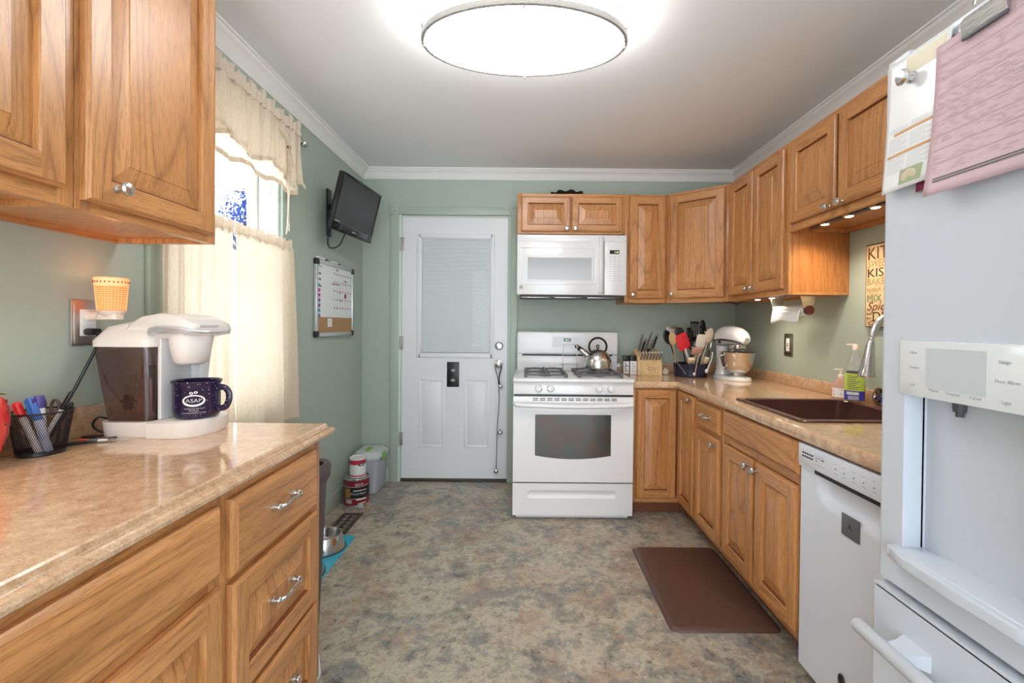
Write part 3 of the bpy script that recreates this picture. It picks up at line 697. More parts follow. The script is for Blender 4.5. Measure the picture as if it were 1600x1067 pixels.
# base cabinets, left run
def base_l(y0, w_, fronts, label, **k): return cabinet('base_cabinet', (-.66, y0, .06), 90, w_, .60, .829-.06, fronts, label, 'cabinet', 'oak base cabinets on the left side', kick=True, **k)
base_l(.05, .945, [dict(t='false_front', r=(.03, .929, .598, .749), slab=True), dict(t='door', r=(.03, .475, .02, .574), k=(.44, .53)), dict(t='door', r=(.485, .931, .02, .574))],
       'wide oak base cabinet with a long drawer front over doors, in the left foreground', rails=(.586,), mid=(.48,))
dr = []
for z0_, z1_, sl in ((.572, .748, True), (.283, .558, False), (.012, .268, False)):
    dr.append(dict(t='drawer', r=(.020, .434, z0_, z1_), slab=sl, p=(.227, (z0_+z1_)/2+.01)))
base_l(.996, .484, dr, 'oak base cabinet with three stacked drawers at the far end of the left counter', rails=(.565, .275))

# countertops
def edge_loft(b, path, prof, mi=0):
    rings = []
    for (x, y, nx, ny) in path: rings.append([(x+nx*o_, y+ny*o_, z_) for o_, z_ in prof])
    b.loft(rings, mi)
def bull(zt, zb, o_=.016): return [(0, zt), (o_*.35, zt), (o_*.75, zt-.004), (o_, zt-.012), (o_, zb+.014), (o_*.8, zb+.005), (o_*.3, zb), (0, zb)]
r = root('countertop', (1.3, 2.4, .80), 'speckled tan laminate countertop running from the stove around the corner under the sink', 'countertop')
ztr, zbr = .845, .800; xe, ye = .986, 2.963; sx0, sx1, sy0, sy1 = 1.052, 1.538, 1.737, 2.238
b = B()
def slab(b, x0, x1, y0, y1, zt, zb):
    b.box(x0, x1, y0, y1, zb, zt)
slab(b, xe, XR-.001, sy1, YB-.001, ztr, zbr); slab(b, .692, xe, ye, YB-.001, ztr, zbr); slab(b, xe, XR-.001, 1.10, sy0, ztr, zbr)
slab(b, xe, sx0, sy0, sy1, ztr, zbr); slab(b, sx1, XR-.001, sy0, sy1, ztr, zbr)
edge_loft(b, [(.692, ye, 0, -1), (xe, ye, -1, -1), (xe, 1.10, -1, 0)], bull(ztr, zbr)); b.build('worktop', LAM, r)
b = B(); b.box(.692, XR-.020, YB-.020, YB-.0005, ztr, .911, .004); b.box(XR-.020, XR-.0005, 1.10, YB-.0005, ztr, .911, .004); b.build('backsplash', LAM, r)
r = root('countertop', (-.95, .8, .83), 'speckled tan laminate countertop with a moulded front edge in the left foreground', 'countertop')
prof = [(0, .870), (.005, .870), (.009, .867), (.0105, .861), (.0105, .858), (.014, .8555), (.020, .8550), (.026, .852), (.0295, .845), (.0280, .837), (.020, .831), (0, .830)]
b = B(); slab(b, XL+.001, -.6645, .05, 1.5135, .870, .830)
edge_loft(b, [(-.6645, .05, 1, 0), (-.6645, 1.5135, 1, 1), (XL+.001, 1.5135, 0, 1)], prof); b.build('worktop', LAM, r)
b = B(); b.box(XL+.0005, XL+.012, .05, 1.525, .870, .957, .004); b.build('backsplash', LAM, r)

# ------------------------------------------------------------------ stove
def relief(b, x0, x1, z0, z1, yf_, caps, nx=60, nz=24, mi=0, M=None):
    # front skin with soft capsule shaped recesses: caps = [(xa, xb, zc, r, depth)]
    def fn(u, v):
        x = x0+(x1-x0)*u; z_ = z0+(z1-z0)*v; dy = 0
        for xa, xb, zc, r_, dp in caps:
            dx = max(xa-x, 0, x-xb); dd = math.hypot(dx, z_-zc)/r_
            if dd < 1: dy += dp*(.5+.5*cos(pi*min(1, max(0, (dd-.35)/.65))))
        return (x, yf_+dy, z_)
    b.grid(fn, nx, nz, mi, M)
X0, X1, YS = -.072, .684, 2.890
st = root('gas_stove', (.306, 3.2, FZ), 'white freestanding gas range with a dark oven window and a kettle on top', 'stove')
b = B(); b.box(X0+.004, X1-.004, YS+.035, 3.585, FZ+.03, .84); b.box(X0+.02, X1-.02, YS+.05, 3.5, FZ+.001, FZ+.03)
b.build('body', WHITE, st)
b = B(); b.box(X0+.006, X1-.006, YS+.028, YS+.036, .012, .838); b.build('gap_backing', BLACK, st, label='black gap between door and drawer')
b = B(); relief(b, X0, X1, .002, .204, YS+.005, [(.045, .555, .135, .026, .016)], 90, 30)
b.box(X0, X1, YS+.0225, YS+.03, .002, .204); b.box(X0, X1, YS+.005, YS+.0225, .2035, .2045); b.box(X0, X1, YS+.005, YS+.0225, .001, .002)
b.box(X0-.0005, X0, YS+.005, YS+.03, .001, .2045); b.box(X1, X1+.0005, YS+.005, YS+.03, .001, .2045)
b.build('bottom_drawer', WHITE, st, recalc=False, label='bottom drawer with a scooped grip')
# oven door
zt, zb = .752, .214; wx0, wx1, wz0, wz1 = .066, .544, .366, .640
b = B()
b.box(X0, wx0, YS, YS+.028, zb, zt); b.box(wx1, X1, YS, YS+.028, zb, zt); b.box(wx0, wx1, YS, YS+.028, wz1, zt)
n = 16
curve = [(wx0+(wx1-wx0)*k/n, wz0+.014-.022*(1-(2*k/n-1)**2)) for k in range(n+1)]
b.prism([(wx0, zb), (wx1, zb)]+list(reversed(curve)), 'y', YS, YS+.028)
b.build('oven_door', WHITE, st, sharp=25)
od = bpy.data.objects[[o.name for o in st.children if o.name.startswith('oven_door')][0]]
G = mat('dark_oven_glass', (.040, .028, .026), .06, spec=.9, coat=.6)
nt = G.node_tree; p_ = nt.nodes['Principled BSDF']; tc = nt.nodes.new('ShaderNodeTexCoord'); nn = noise(nt, tc.outputs['Object'], 5, 3, .5)
rr_ = ramp(nt, [(.3, (.070, .030, .026)), (.45, (.065, .042, .030)), (.55, (.042, .052, .046)), (.7, (.065, .042, .055))]); nt.links.new(nn.outputs[0], rr_.inputs[0]); nt.links.new(rr_.outputs[0], p_.inputs['Base Color'])  # reddish and greenish patches paint an iridescent reflection into the glass colour
b = B(); b.prism([(wx0, wz1), (wx1, wz1)]+list(reversed(curve)), 'y', YS+.006, YS+.02); b.build('oven_window', G, od)
b = B(); pts = [(X0+.012, YS+.01, .712), (X0+.020, YS-.020, .708), (X0+.06, YS-.038, .704), (.306, YS-.046, .698), (X1-.06, YS-.038, .704), (X1-.020, YS-.020, .708), (X1-.012, YS+.01, .712)]
b.tube(spline(pts, 6), .017, 14, flat=.8); b.build('door_handle', WHITE, od)
b = B()
for k in range(12):
    xa = .05+k*.045; b.box(xa, xa+.034, YS-.0008, YS+.001, .728, .733); b.box(xa, xa+.034, YS-.0008, YS+.001, .738, .743)
b.build('vent_slots', BLACK, od)
b = B(); b.prism([(YS+.002, .766), (YS+.012, .840), (YS+.06, .840), (YS+.06, .766)], 'x', X0, X1, bev=.003); b.build('control_panel', WHITE, st)
for k, x in enumerate((.086, .161, .466, .541)):
    b = B(); M = Matrix.Translation((x, YS+.006, .803)) @ Matrix.Rotation(pi/2-.12, 4, 'X')
    b.lathe([(0, 0), (.024, 0), (.024, .006), (.021, .010), (.019, .026), (.016, .030), (0, .030)], seg=24, M=M); b.box(-.004, .004, -.019, .019, .024, .034, .002, M=M)
    b.build('burner_knob', WHITE2, st)
b = B()
b.box(X0-.003, X1+.003, YS-.008, 3.50, .841, .866, .008, seg=3); b.build('cooktop', WHITE, st)
for gx0, gx1, nm in ((.005, .265, 'l'), (.350, .620, 'r')):
    for (g0, g1) in ((2.955, 3.165), (3.175, 3.385)):
        b = B(); zg = .893; rr = .0055; xm, ym = (gx0+gx1)/2, (g0+g1)/2
        for q in ([(gx0, g0), (gx1, g0)], [(gx1, g0), (gx1, g1)], [(gx1, g1), (gx0, g1)], [(gx0, g1), (gx0, g0)]):
            b.box(min(q[0][0], q[1][0])-rr, max(q[0][0], q[1][0])+rr, min(q[0][1], q[1][1])-rr, max(q[0][1], q[1][1])+rr, zg-.016, zg-.004, .003)
        for sx_, sy_ in ((1, 0), (-1, 0), (0, 1), (0, -1)):
            ex, ey = xm+sx_*(gx1-gx0)/2, ym+sy_*(g1-g0)/2; hx, hy = xm+sx_*.035, ym+sy_*.035
            b.tube([(ex, ey, zg-.008), ((ex+hx)/2, (ey+hy)/2, zg+.002), (hx, hy, zg+.002)], .006, 8)
        for xx in (gx0, gx1):
            for yy in (g0, g1): b.box(xx-.010, xx+.010, yy-.010, yy+.010, .8655, zg-.004, .003)
        b.build('burner_grate', IRON, st)
        b = B(); b.lathe([(.045, 0), (.045, .006), (.030, .010), (.030, .016), (.026, .020), (0, .020)], c=(xm, ym, .866), seg=24); b.build('burner_cap', IRON, st)
bx0, bx1 = -.062, .695
b = B(); b.box(bx0+.002, bx1-.002, 3.47, 3.55, .86, .972, .003); b.box(bx0+.002, bx1-.002, 3.475, 3.55, .97, .99, 0); b.build('riser_panel', WHITE, st)
B().box(bx0+.04, bx1-.04, 3.468, 3.48, .971, .983).build('vent_gap', BLACK, st)
b = B(); b.box(bx0, bx1, 3.445, 3.560, .984, 1.152, .014, seg=4); b.build('backguard', WHITE, st)
bgd = [o for o in st.children if o.name.startswith('backguard')][0]
b = B(); b.box(.200, .470, 3.4435, 3.4445, 1.036, 1.118); b.build('control_overlay', mat('overlay_white', (.74, .75, .77), .3), bgd)
b = B(); b.box(.288, .341, 3.4425, 3.4435, 1.082, 1.104, 0, 0)
Mt = Matrix.Translation((.296, 3.4424, 1.087)) @ Matrix.Rotation(pi/2, 4, 'X')
b.text('10:51', .016, Mt, 1); b.build('clock_display', [mat('display_dark_green', (.012, .03, .012), .15), mat('display_digits', (.5, .8, .5), .5, emit=1.0, ecol=(.5, .85, .5))], bgd, recalc=False)
b = B()
for zz in (1.105, 1.085, 1.055):
    for xx in (.215, .235, .258, .360, .385, .410, .440): b.box(xx, xx+.010, 3.4428, 3.4436, zz-.002, zz)
for xx in (.02, .03): b.box(xx, xx+.004, 3.4440, 3.4451, 1.10-(xx-.02)*3, 1.102-(xx-.02)*3)
b.build('button_print', LGREY, bgd)

k = root('tea_kettle', (.515, 3.27, .895), 'stainless steel tea kettle with a black ring handle on the right rear burner', 'kettle')
b = B(); b.lathe([(0, 0), (.094, 0), (.098, .004), (.098, .012), (.099, .03), (.096, .06), (.086, .09), (.068, .115), (.048, .128), (.046, .130)], c=(.515, 3.27, .895), seg=48)
b.build('body', STEEL, k, sharp=50)
b = B(); b.lathe([(.048, .128), (.040, .134), (.020, .139), (0, .140)], c=(.515, 3.27, .895), seg=32); b.build('lid', STEEL, k)
b = B(); b.cyl((.515, 3.27, 1.033), (.515, 3.27, 1.043), .006, seg=10); b.tube(arc((.515, 3.27, 1.053), .010, 0, 345, 14), .0045, 8); b.build('lid_knob', BLACK, k)
b = B(); b.tube(spline([(.445, 3.27, .985), (.425, 3.27, 1.005), (.400, 3.27, 1.025), (.385, 3.27, 1.036)], 4), [.024]*4+[.020]*4+[.016]*4+[.014], 14); b.build('spout', STEEL, k)
b = B(); b.cyl((.390, 3.27, 1.032), (.375, 3.27, 1.044), .017, .015, 14); b.tube(arc((.366, 3.27, 1.052), .010, 0, 345, 12), .005, 8); b.tube([(.385, 3.27, 1.052), (.42, 3.27, 1.030), (.448, 3.27, 1.010)], .0045, 8); b.build('spout_whistle', BLACK, k)
b = B(); b.tube(arc((.515, 3.27, 1.052), .062, -42, 222, 28), .0075, 10); b.build('handle', BLACKG, k)

ws = root('wire_stand', (.312, 3.20, .867), 'slim chrome wire stand with a round shelf ring between the stove burners', 'wire rack')
b = B()
for x in (.262, .360):
    b.tube([(x, 3.20, .868), (x, 3.20, 1.068)], .0022, 6)
for z_ in (.869, 1.000, 1.068): b.tube([(.262, 3.20, z_), (.360, 3.20, z_)], .0022, 6)
b.build('uprights', CHROME, ws)
b = B(); b.tube([(.311+.072*cos(2*pi*q/28), 3.20+.055*sin(2*pi*q/28), .930) for q in range(28)], .0022, 6, closed=True); b.build('shelf_ring', CHROME, ws)
b = B(); b.tube([(.311+.049*cos(2*pi*q/24), 3.20+.045*sin(2*pi*q/24), .869) for q in range(24)], .0022, 6, closed=True); b.build('base_ring', CHROME, ws)

# ------------------------------------------------------------------ microwave
YM = 3.20; mx0, mx1, mz0, mz1 = -.062, .699, 1.413, 1.831
mw = root('microwave', (.318, 3.4, mz0), 'white over-the-range microwave mounted above the stove', 'microwave')
B().box(mx0+.002, mx1-.002, YM+.022, 3.59, mz0, mz1, .003).build('body', WHITE, mw)
b = B(); b.box(mx0, mx1, YM+.01, YM+.024, 1.786, mz1, .004); b.box(mx0, .540, YM, YM+.022, mz0, 1.786, .005)
b.build('door', WHITE, mw); dm = [o for o in mw.children if o.name.startswith('door')][0]
b = B(); ring_rect(b, -.042, .492, 1.484, 1.745, .012, YM-.003, YM+.004, .002); ring_rect(b, .002, .466, 1.506, 1.679, .010, YM-.003, YM+.004, .002); b.build('window_surround', WHITE, dm)
b = B(); b.box(.012, .456, YM-.001, YM+.002, 1.514, 1.669); b.build('window_screen', mat('grey_mesh_glass', (.40, .41, .42), .15, coat=.5), dm)
b = B(); b.loft([[(x_+.502, YM-dy, z_) for x_, dy in ((.0, .0), (.004, .022+o_), (.018, .032+o_), (.030, .024+o_), (.036, 0))] for z_, o_ in ((1.425, -.012), (1.44, 0), (1.62, .004), (1.80, 0), (1.816, -.012))]); b.build('door_handle', WHITE, dm)
B().box(.545, mx1, YM+.004, YM+.022, mz0, 1.786, .004).build('control_panel', WHITE, mw); pm = [o for o in mw.children if o.name.startswith('control_panel')][0]
b = B(); b.box(.581, .647, YM+.002, YM+.0042, 1.699, 1.725); Mt = Matrix.Translation((.613, YM+.0018, 1.7045)) @ Matrix.Rotation(pi/2, 4, 'X')
b.text('1:49', .017, Mt, 1); b.build('clock_display', [BLACKG, mat('display_yellow', (.7, .8, .3), .5, emit=1.2, ecol=(.75, .85, .35))], pm, recalc=False)
b = B()
for r_ in range(11):
    for c_ in range(3):
        z_ = 1.680-r_*.0165; x_ = .578+c_*.030; b.box(x_, x_+(.012 if r_ % 2 else .017), YM+.0034, YM+.0042, z_-.0032, z_)
b.build('key_print', LGREY, pm)
b = B(); b.box(-.043, -.021, YM-.0008, YM, 1.450, 1.474); b.box(-.040, -.024, YM-.0012, YM-.0008, 1.453, 1.458, 0, 1); b.box(-.040, -.024, YM-.0012, YM-.0008, 1.464, 1.469, 0, 1); b.build('badge', [DGREY, WHITE2], dm)
b = B(); b.box(mx0+.02, mx1-.02, YM+.03, 3.56, mz0-.014, mz0-.0005, .004); b.build('underside_grille', DGREY, mw)
b = B()
for x_ in (-.03, .20, .43): b.box(x_, x_+.20, YM+.03, YM+.05, mz0-.020, mz0-.014, .002)
b.build('grille_bars', NICKEL, mw)

tr = root('decorative_tray', (.29, 3.40, 2.138), 'black tray with a wavy scalloped edge lying on top of the cabinet above the microwave', 'tray')
b = B(); n = 60
for z_, s0, s1 in ((2.139, .0, 1.0),):
    vs = []
    b.loft([[(.30+(q+.006*cos(9*2*pi*k_/n))*cos(2*pi*k_/n)*1.0, 3.40+(q*.8+.006*cos(9*2*pi*k_/n))*sin(2*pi*k_/n), z_+zz+(.006*cos(9*2*pi*k_/n) if zz > .01 else 0)) for k_ in range(n)] for q, zz in ((.06, 0), (.10, .004), (.125, .026), (.120, .028), (.095, .008), (.05, .005))])
b.build('bowl', BLACK, tr)

# ------------------------------------------------------------------ dishwasher
XD = .985
dw = root('dishwasher', (1.3, 1.37, FZ), 'white built-in dishwasher between the sink cabinet and the refrigerator', 'dishwasher')
y0, y1 = 1.102, 1.633
B().box(XD+.03, 1.58, y0+.004, y1-.004, FZ+.03, .797).build('body', DWW, dw)
M = Matrix.Translation((XD, y1, 0)) @ Matrix.Rotation(-pi/2, 4, 'Z')   # local x towards the camera, -y out
W_ = y1-y0
b = B(); relief(b, 0, W_, .015, .715, 0, [(.15, .38, .672, .060, .020)], 60, 70, M=M); b.box(0, W_, .022, .03, .015, .715, M=M)
b.box(0, W_, .0, .024, .010, .0152, M=M); b.box(0, .001, .0002, .024, .015, .715, M=M); b.box(W_-.001, W_, .0002, .024, .015, .715, M=M)
b.build('door_panel', DWW, dw, recalc=False)
b = B(); b.box(0, W_, -.012, .028, .722, .794, .004, M=M); b.box(0, .085, -.008, .02, .715, .724, 0, M=M); b.build('control_panel', DWW, dw)
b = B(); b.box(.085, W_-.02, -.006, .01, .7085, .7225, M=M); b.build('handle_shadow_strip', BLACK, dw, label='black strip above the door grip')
b = B()
for r_ in range(2):
    for c_ in range(5): b.box(.026+c_*.0125, .034+c_*.0125, -.0128, -.011, .752+r_*.0115, .758+r_*.0115, M=M)
b.build('vent_holes', BLACK, dw)
b = B()
for x_, z_ in ((.10, .763), (.10, .754), (.115, .765), (.128, .764), (.133, .764), (.138, .764), (.195, .757), (.235, .756), (.275, .755), (.315, .755), (.355, .754), (.395, .754)):
    b.box(x_, x_+.004, -.0128, -.011, z_, z_+.003, M=M)
b.build('button_marks', BLACK, dw)
b = B()
for x_ in (.093, .11, .13, .19, .23, .27, .31, .35): b.box(x_, x_+.016, -.0126, -.0115, .743, .7445, M=M); b.box(x_, x_+.012, -.0126, -.0115, .773, .7742, M=M)
b.build('button_print', LGREY, dw)
b = B(); b.box(XD-.004, XD-.0005, 1.342, 1.417, .566, .632, .0006); mg = b.build('fridge_magnet', mat('grey_magnet', (.13, .13, .14), .4), label='square grey magnet with a small black arrow on the dishwasher door', cat='magnet', loc=None)
b = B(); M2 = Matrix.Translation((XD-.0042, 1.380, .599)) @ Matrix.Rotation(-pi/2, 4, 'Z') @ Matrix.Rotation(pi/2, 4, 'X')
b.prism([(0, .012), (.004, .000), (.013, -.007), (.004, -.003), (0, -.002), (-.011, -.006), (-.003, .001)], 'z', 0, .0004, M=M2)
b2 = b.build('arrow', BLACK, mg)
b = B(); b.ell((XD-.006, 1.405, .118), (.006, .013, .019), 16, 10); b.build('oval_magnet', BLACK, label='small black oval magnet low on the dishwasher door', cat='magnet')

# ------------------------------------------------------------------ sink and tap
sk = root('kitchen_sink', (1.30, 1.99, .64), 'brown composite drop-in kitchen sink set in the right countertop', 'sink')
rx0, rx1, ry0, ry1 = 1.030, 1.560, 1.715, 2.260
def rr_ring(x0, x1, y0, y1, rad, z_, n=5):
    out = []
    for cx_, cy_, a0 in ((x1-rad, y1-rad, 0), (x0+rad, y1-rad, 90), (x0+rad, y0+rad, 180), (x1-rad, y0+rad, 270)):
        for k_ in range(n+1):
            a = R(a0+90*k_/n); out.append((cx_+cos(a)*rad, cy_+sin(a)*rad, z_))
    return out
i0, i1, j0, j1 = 1.060, 1.530, 1.745, 2.230
b = B(); b.loft([rr_ring(rx0, rx1, ry0, ry1, .02, .8455), rr_ring(rx0, rx1, ry0, ry1, .02, .850), rr_ring(rx0+.004, rx1-.004, ry0+.004, ry1-.004, .018, .853), rr_ring(i0-.004, i1+.004, j0-.004, j1+.004, .03, .853), rr_ring(i0, i1, j0, j1, .03, .849),
    rr_ring(i0+.004, i1-.004, j0+.004, j1-.004, .03, .70), rr_ring(i0+.03, i1-.03, j0+.03, j1-.03, .03, .655), rr_ring(1.26, 1.34, 1.95, 2.03, .03, .650)], caps=False)
b.build('basin', SINKM, sk, recalc=False); b = B()
b.lathe([(0, .002), (.030, .002), (.045, .006), (.060, .004), (.060, -.002)], c=(1.30, 1.99, .650), seg=24); b.build('drain', STEEL, sk)
fc = root('kitchen_faucet', (1.575, 1.90, .846), 'stainless pull-down kitchen faucet with a conical spray head over the sink', 'faucet')
b = B(); b.lathe([(.028, 0), (.028, .006), (.020, .012), (.016, .06), (.014, .10)], c=(1.590, 1.90, .8455), seg=20)
b.tube(spline([(1.590, 1.90, .93), (1.590, 1.90, 1.16), (1.575, 1.897, 1.215), (1.53, 1.893, 1.248), (1.48, 1.889, 1.248), (1.442, 1.885, 1.222), (1.425, 1.882, 1.190), (1.418, 1.880, 1.168)]), .0145, 14)
b.build('neck', STEEL, fc)
b = B(); b.cyl((1.418, 1.880, 1.170), (1.410, 1.879, 1.142), .009, seg=12); b.ell((1.414, 1.8795, 1.156), .0115, 12, 8); b.build('swivel_joint', CHROME, fc)
b = B(); b.tube([(1.411, 1.879, 1.146), (1.409, 1.879, 1.140), (1.396, 1.876, 1.04), (1.391, 1.875, 1.006), (1.391, 1.875, 1.000)], [.012, .014, .024, .031, .029], 24); b.build('spray_head', STEEL, fc)
b = B(); b.tube([(1.590, 1.875, .90), (1.590, 1.83, .93)], .007, 10); b.build('lever', STEEL, fc)
b = B(); M = Matrix.Translation((1.606, 2.075, .892)) @ Matrix.Rotation(-pi/2+.15, 4, 'Y')
b.lathe([(0, 0), (.040, 0), (.042, .004), (.042, .008), (.034, .008), (.032, .004), (0, .004)], seg=28, M=M, mi=1)
b.lathe([(0, .0045), (.012, .0045), (.012, .009), (0, .009)], seg=16, M=M, mi=1)
for q in range(6):
    a = q*pi/3; b.box(.014, .031, -.004, .004, .0045, .0075, M=M @ Matrix.Rotation(a, 4, 'Z'), mi=0)
b.build('sink_strainer', [BLACK, CHROME], label='round chrome sink strainer leaning against the backsplash behind the faucet', cat='strainer')

ds = root('dish_soap_bottle', (1.545, 2.155, .853), 'clear bottle of amber dish soap with a yellow and blue label behind the sink', 'soap bottle', rz=R(-48))
def oval(rx, ry, z_, n=28): return [(rx*cos(2*pi*k_/n), ry*sin(2*pi*k_/n), z_) for k_ in range(n)]
B().loft([oval(.030, .020, 0), oval(.040, .026, .004), oval(.042, .027, .03), oval(.042, .027, .10), oval(.038, .025, .15), oval(.026, .019, .205), oval(.014, .012, .238), oval(.012, .012, .246)]).build('bottle', CLEAR, ds, world=False)
B().loft([oval(.028, .018, .003), oval(.038, .0245, .006), oval(.040, .0255, .03), oval(.040, .0255, .083)]).build('liquid', SOAP, ds, world=False)
b = B(); b.loft([oval(.013, .013, .244, 20), oval(.013, .013, .262, 20), oval(.008, .008, .270, 20)]); b.box(-.036, .004, -.005, .005, .264, .272, .002); b.build('cap', mat('pale_pink_cap', (.82, .66, .60), .4), ds, world=False)
b = B()
def band(z0_, z1_, a0, a1, mi, e=.0006, n=12):
    def fn(u, v):
        a = R(a0+(a1-a0)*u); z_ = z0_+(z1_-z0_)*v; q = 1 if z_ < .10 else 1-(z_-.10)*.9
        return ((.042*q+e)*cos(a), (.027*q+e)*sin(a), z_)
    b.grid(fn, n, 6, mi)
band(.055, .135, -160, -20, 0); band(.012, .055, -160, -20, 1); band(.036, .050, -130, -60, 2, .001); band(.135, .148, -135, -45, 3)
for q in range(8): band(.125-q*.0085, .1222-q*.0085, -125, -55-(q % 3)*12, 3, .001)
for q in range(3): band(.030-q*.006, .027-q*.006, -120, -60, 2, .001)
b.build('label', [mat('yellow_green_label', (.62, .75, .12), .4), mat('blue_label', (.06, .06, .45), .4), PAPER, DGREY], ds, world=False, recalc=False)
hs = root('hand_soap_pump', (1.578, 2.30, .846), 'small pink hand soap pump bottle with a flowered label, left of the dish soap', 'soap dispenser', rz=R(-55))
B().loft([oval(.030, .022, 0), oval(.036, .026, .004), oval(.037, .027, .05), oval(.034, .025, .075), oval(.018, .016, .100), oval(.012, .012, .108)]).build('bottle', PEACH, hs, world=False)
b = B(); b.grid(lambda u, v: ((.0372+.0006)*cos(R(-150+120*u)), (.0272+.0006)*sin(R(-150+120*u)), .010+.045*v), 12, 2, 0)
for q in range(9):
    a = R(random.uniform(-140, -40)); zz = random.uniform(.015, .05); b.ell((.0378*cos(a), .0278*sin(a), zz), (.003, .0012, .003), 8, 6, 1+q % 2)
b.build('label', [PAPER, mat('pink_flower', (.7, .15, .25), .5), mat('blue_flower', (.2, .3, .6), .5)], hs, world=False)
b = B(); b.lathe([(.013, .106), (.013, .118), (.006, .122), (.005, .145), (0, .146)], seg=16); b.box(-.030, .010, -.006, .006, .142, .149, .002); b.build('pump', mat('pale_pink_pump', (.85, .74, .70), .35), hs, world=False)
# ------------------------------------------------------------------ refrigerator
FX = .835
fr = root('refrigerator', (1.22, .63, FZ), 'white french-door refrigerator with a water dispenser and papers on its door', 'refrigerator')
B().box(.885, 1.61, .178, 1.082, FZ+.02, 1.795, .006).build('body', FRIDGE, fr)
def rounded_door(b, y0, y1, z0, z1, x0=FX, x1=.880, r_=.014, holes=None):
    # vertical rounded edges
    for ye, sg in ((y1, -1), (y0, 1)):
        prof_ = [(x1, ye)]+[(x0+r_-r_*sin(R(a)), ye+sg*(r_-r_*cos(R(a)))) for a in range(0, 91, 15)]+[(x1, ye+sg*r_)]
        b.prism(prof_, 'z', z0, z1)
    a, c = y0+r_, y1-r_
    if not holes: b.box(x0, x1, a, c, z0, z1); return
    hy0, hy1, hz0, hz1 = holes
    b.box(x0, x1, a, hy0, z0, z1); b.box(x0, x1, hy1, c, z0, z1); b.box(x0, x1, hy0, hy1, z0, hz0); b.box(x0, x1, hy0, hy1, hz1, z1)
cy0, cy1, cz0, cz1 = .700, 1.012, .715, 1.058
b = B(); rounded_door(b, .634, 1.084, .625, 1.800, holes=(cy0, cy1, cz0, cz1)); b.build('door', FRIDGE, fr, sharp=40)
dl = [o for o in fr.children if o.name.startswith('door')][0]
b = B(); rounded_door(b, .177, .628, .625, 1.800); b.build('door', FRIDGE, fr, sharp=40)
b = B(); b.tube(spline([(.835, .65, .72), (.80, .65, .72), (.785, .65, .76), (.785, .65, 1.2), (.785, .65, 1.60), (.80, .65, 1.64), (.835, .65, 1.64)], 4), .013, 12); b.build('door_handle', FRIDGE, dl)
# cavity lining
b = B(); xb = .965
b.box(xb, xb+.004, cy0, cy1, cz0, cz1); b.box(.876, xb, cy1, cy1+.004, cz0, cz1); b.box(.876, xb, cy0-.004, cy0, cz0, cz1); b.box(.876, xb, cy0, cy1, cz1, cz1+.004); b.box(.876, xb, cy0, cy1, cz0-.004, cz0)
b.prism([(xb, cy1), (xb-.085, cy1)]+[(xb-.085*(1-sin(R(a))), cy1-.10*(1-cos(R(a)))) for a in range(10, 90, 10)]+[(xb, cy1-.10)], 'z', cz0, cz1)
b.build('dispenser_recess', FRIDGE, dl)
b = B(); b.box(FX-.006, FX+.003, cy0-.010, 1.021, 1.056, 1.174, .003); b.build('control_panel', mat('glossy_panel_white', (.78, .81, .83), .08, coat=.5), dl)
cp = [o for o in dl.children if o.name.startswith('control_panel')][0]
b = B(); b.box(FX-.0066, FX-.0055, .826, .952, 1.078, 1.160); b.build('display_window', mat('pale_grey_display', (.60, .64, .67), .1), cp)
b = B(); mt = lambda y, z_: Matrix.Translation((FX-.0062, y, z_)) @ Matrix.Rotation(-pi/2, 4, 'Z') @ Matrix.Rotation(pi/2, 4, 'X')
for s_, y, z_ in (('Filter', .992, 1.146), ('Freeze', .992, 1.115), ('Off', .990, 1.077), ('Water', .945, 1.072), ('Crushed', .906, 1.0705), ('Cubed', .858, 1.070), ('Light', .800, 1.070), ('Fridge', .806, 1.140), ('Door Alarm', .812, 1.106)):
    b.text(s_, .0085, mt(y, z_), 0)
b.build('lettering', LGREY, cp, recalc=False)
b = B(); b.box(.812, xb, cy0-.010, 1.030, .690, .718, .006, seg=3); b.prism([(FX, 1.032), (.812, 1.020), (.800, .98), (.796, .86), (.800, .74), (.812, .70), (FX, .69)], 'z', .692, .716, bev=.004); b.build('drip_ledge', FRIDGE, dl)
b = B(); b.cyl((.880, .930, 1.058), (.880, .930, 1.032), .013, .011, 14); b.cyl((.880, .930, 1.034), (.880, .930, 1.022), .007, seg=10); b.build('water_nozzle', DGREY, dl)
b = B(); b.box(.905, .912, .735, .800, .80, 1.035, .003); b.box(.912, .94, .748, .790, .80, 1.035, .002, 1); b.build('ice_paddle', [GREYP, DGREY], dl)
b = B(); rounded_door(b, .179, 1.086, .045, .606, x0=.823); b.box(.823, .870, .20, 1.07, .600, .612, .003); b.build('freezer_drawer', FRIDGE, fr, sharp=40)
fdw = [o for o in fr.children if o.name.startswith('freezer_drawer')][0]
b = B(); b.tube([(.766, 1.052, .522), (.766, 1.048, .522), (.764, .63, .522), (.766, .212, .522), (.766, .208, .522)], [.013, .0155, .0155, .0155, .013], 20)
for y in (.955, .305): b.loft([[(x, y-q, .522-h_), (x, y+q, .522-h_), (x, y+q, .522+h_), (x, y-q, .522+h_)] for x, q, h_ in ((.768, .020, .008), (.800, .026, .012), (.826, .036, .018))])
b.build('drawer_handle', FRIDGE, fdw)
b = B(); b.box(.86, 1.0, .56, .70, 1.797, 1.815, .004); b.box(.84, .94, 1.02, 1.08, 1.797, 1.815, .004); b.build('hinge_cover', GREYP, fr)

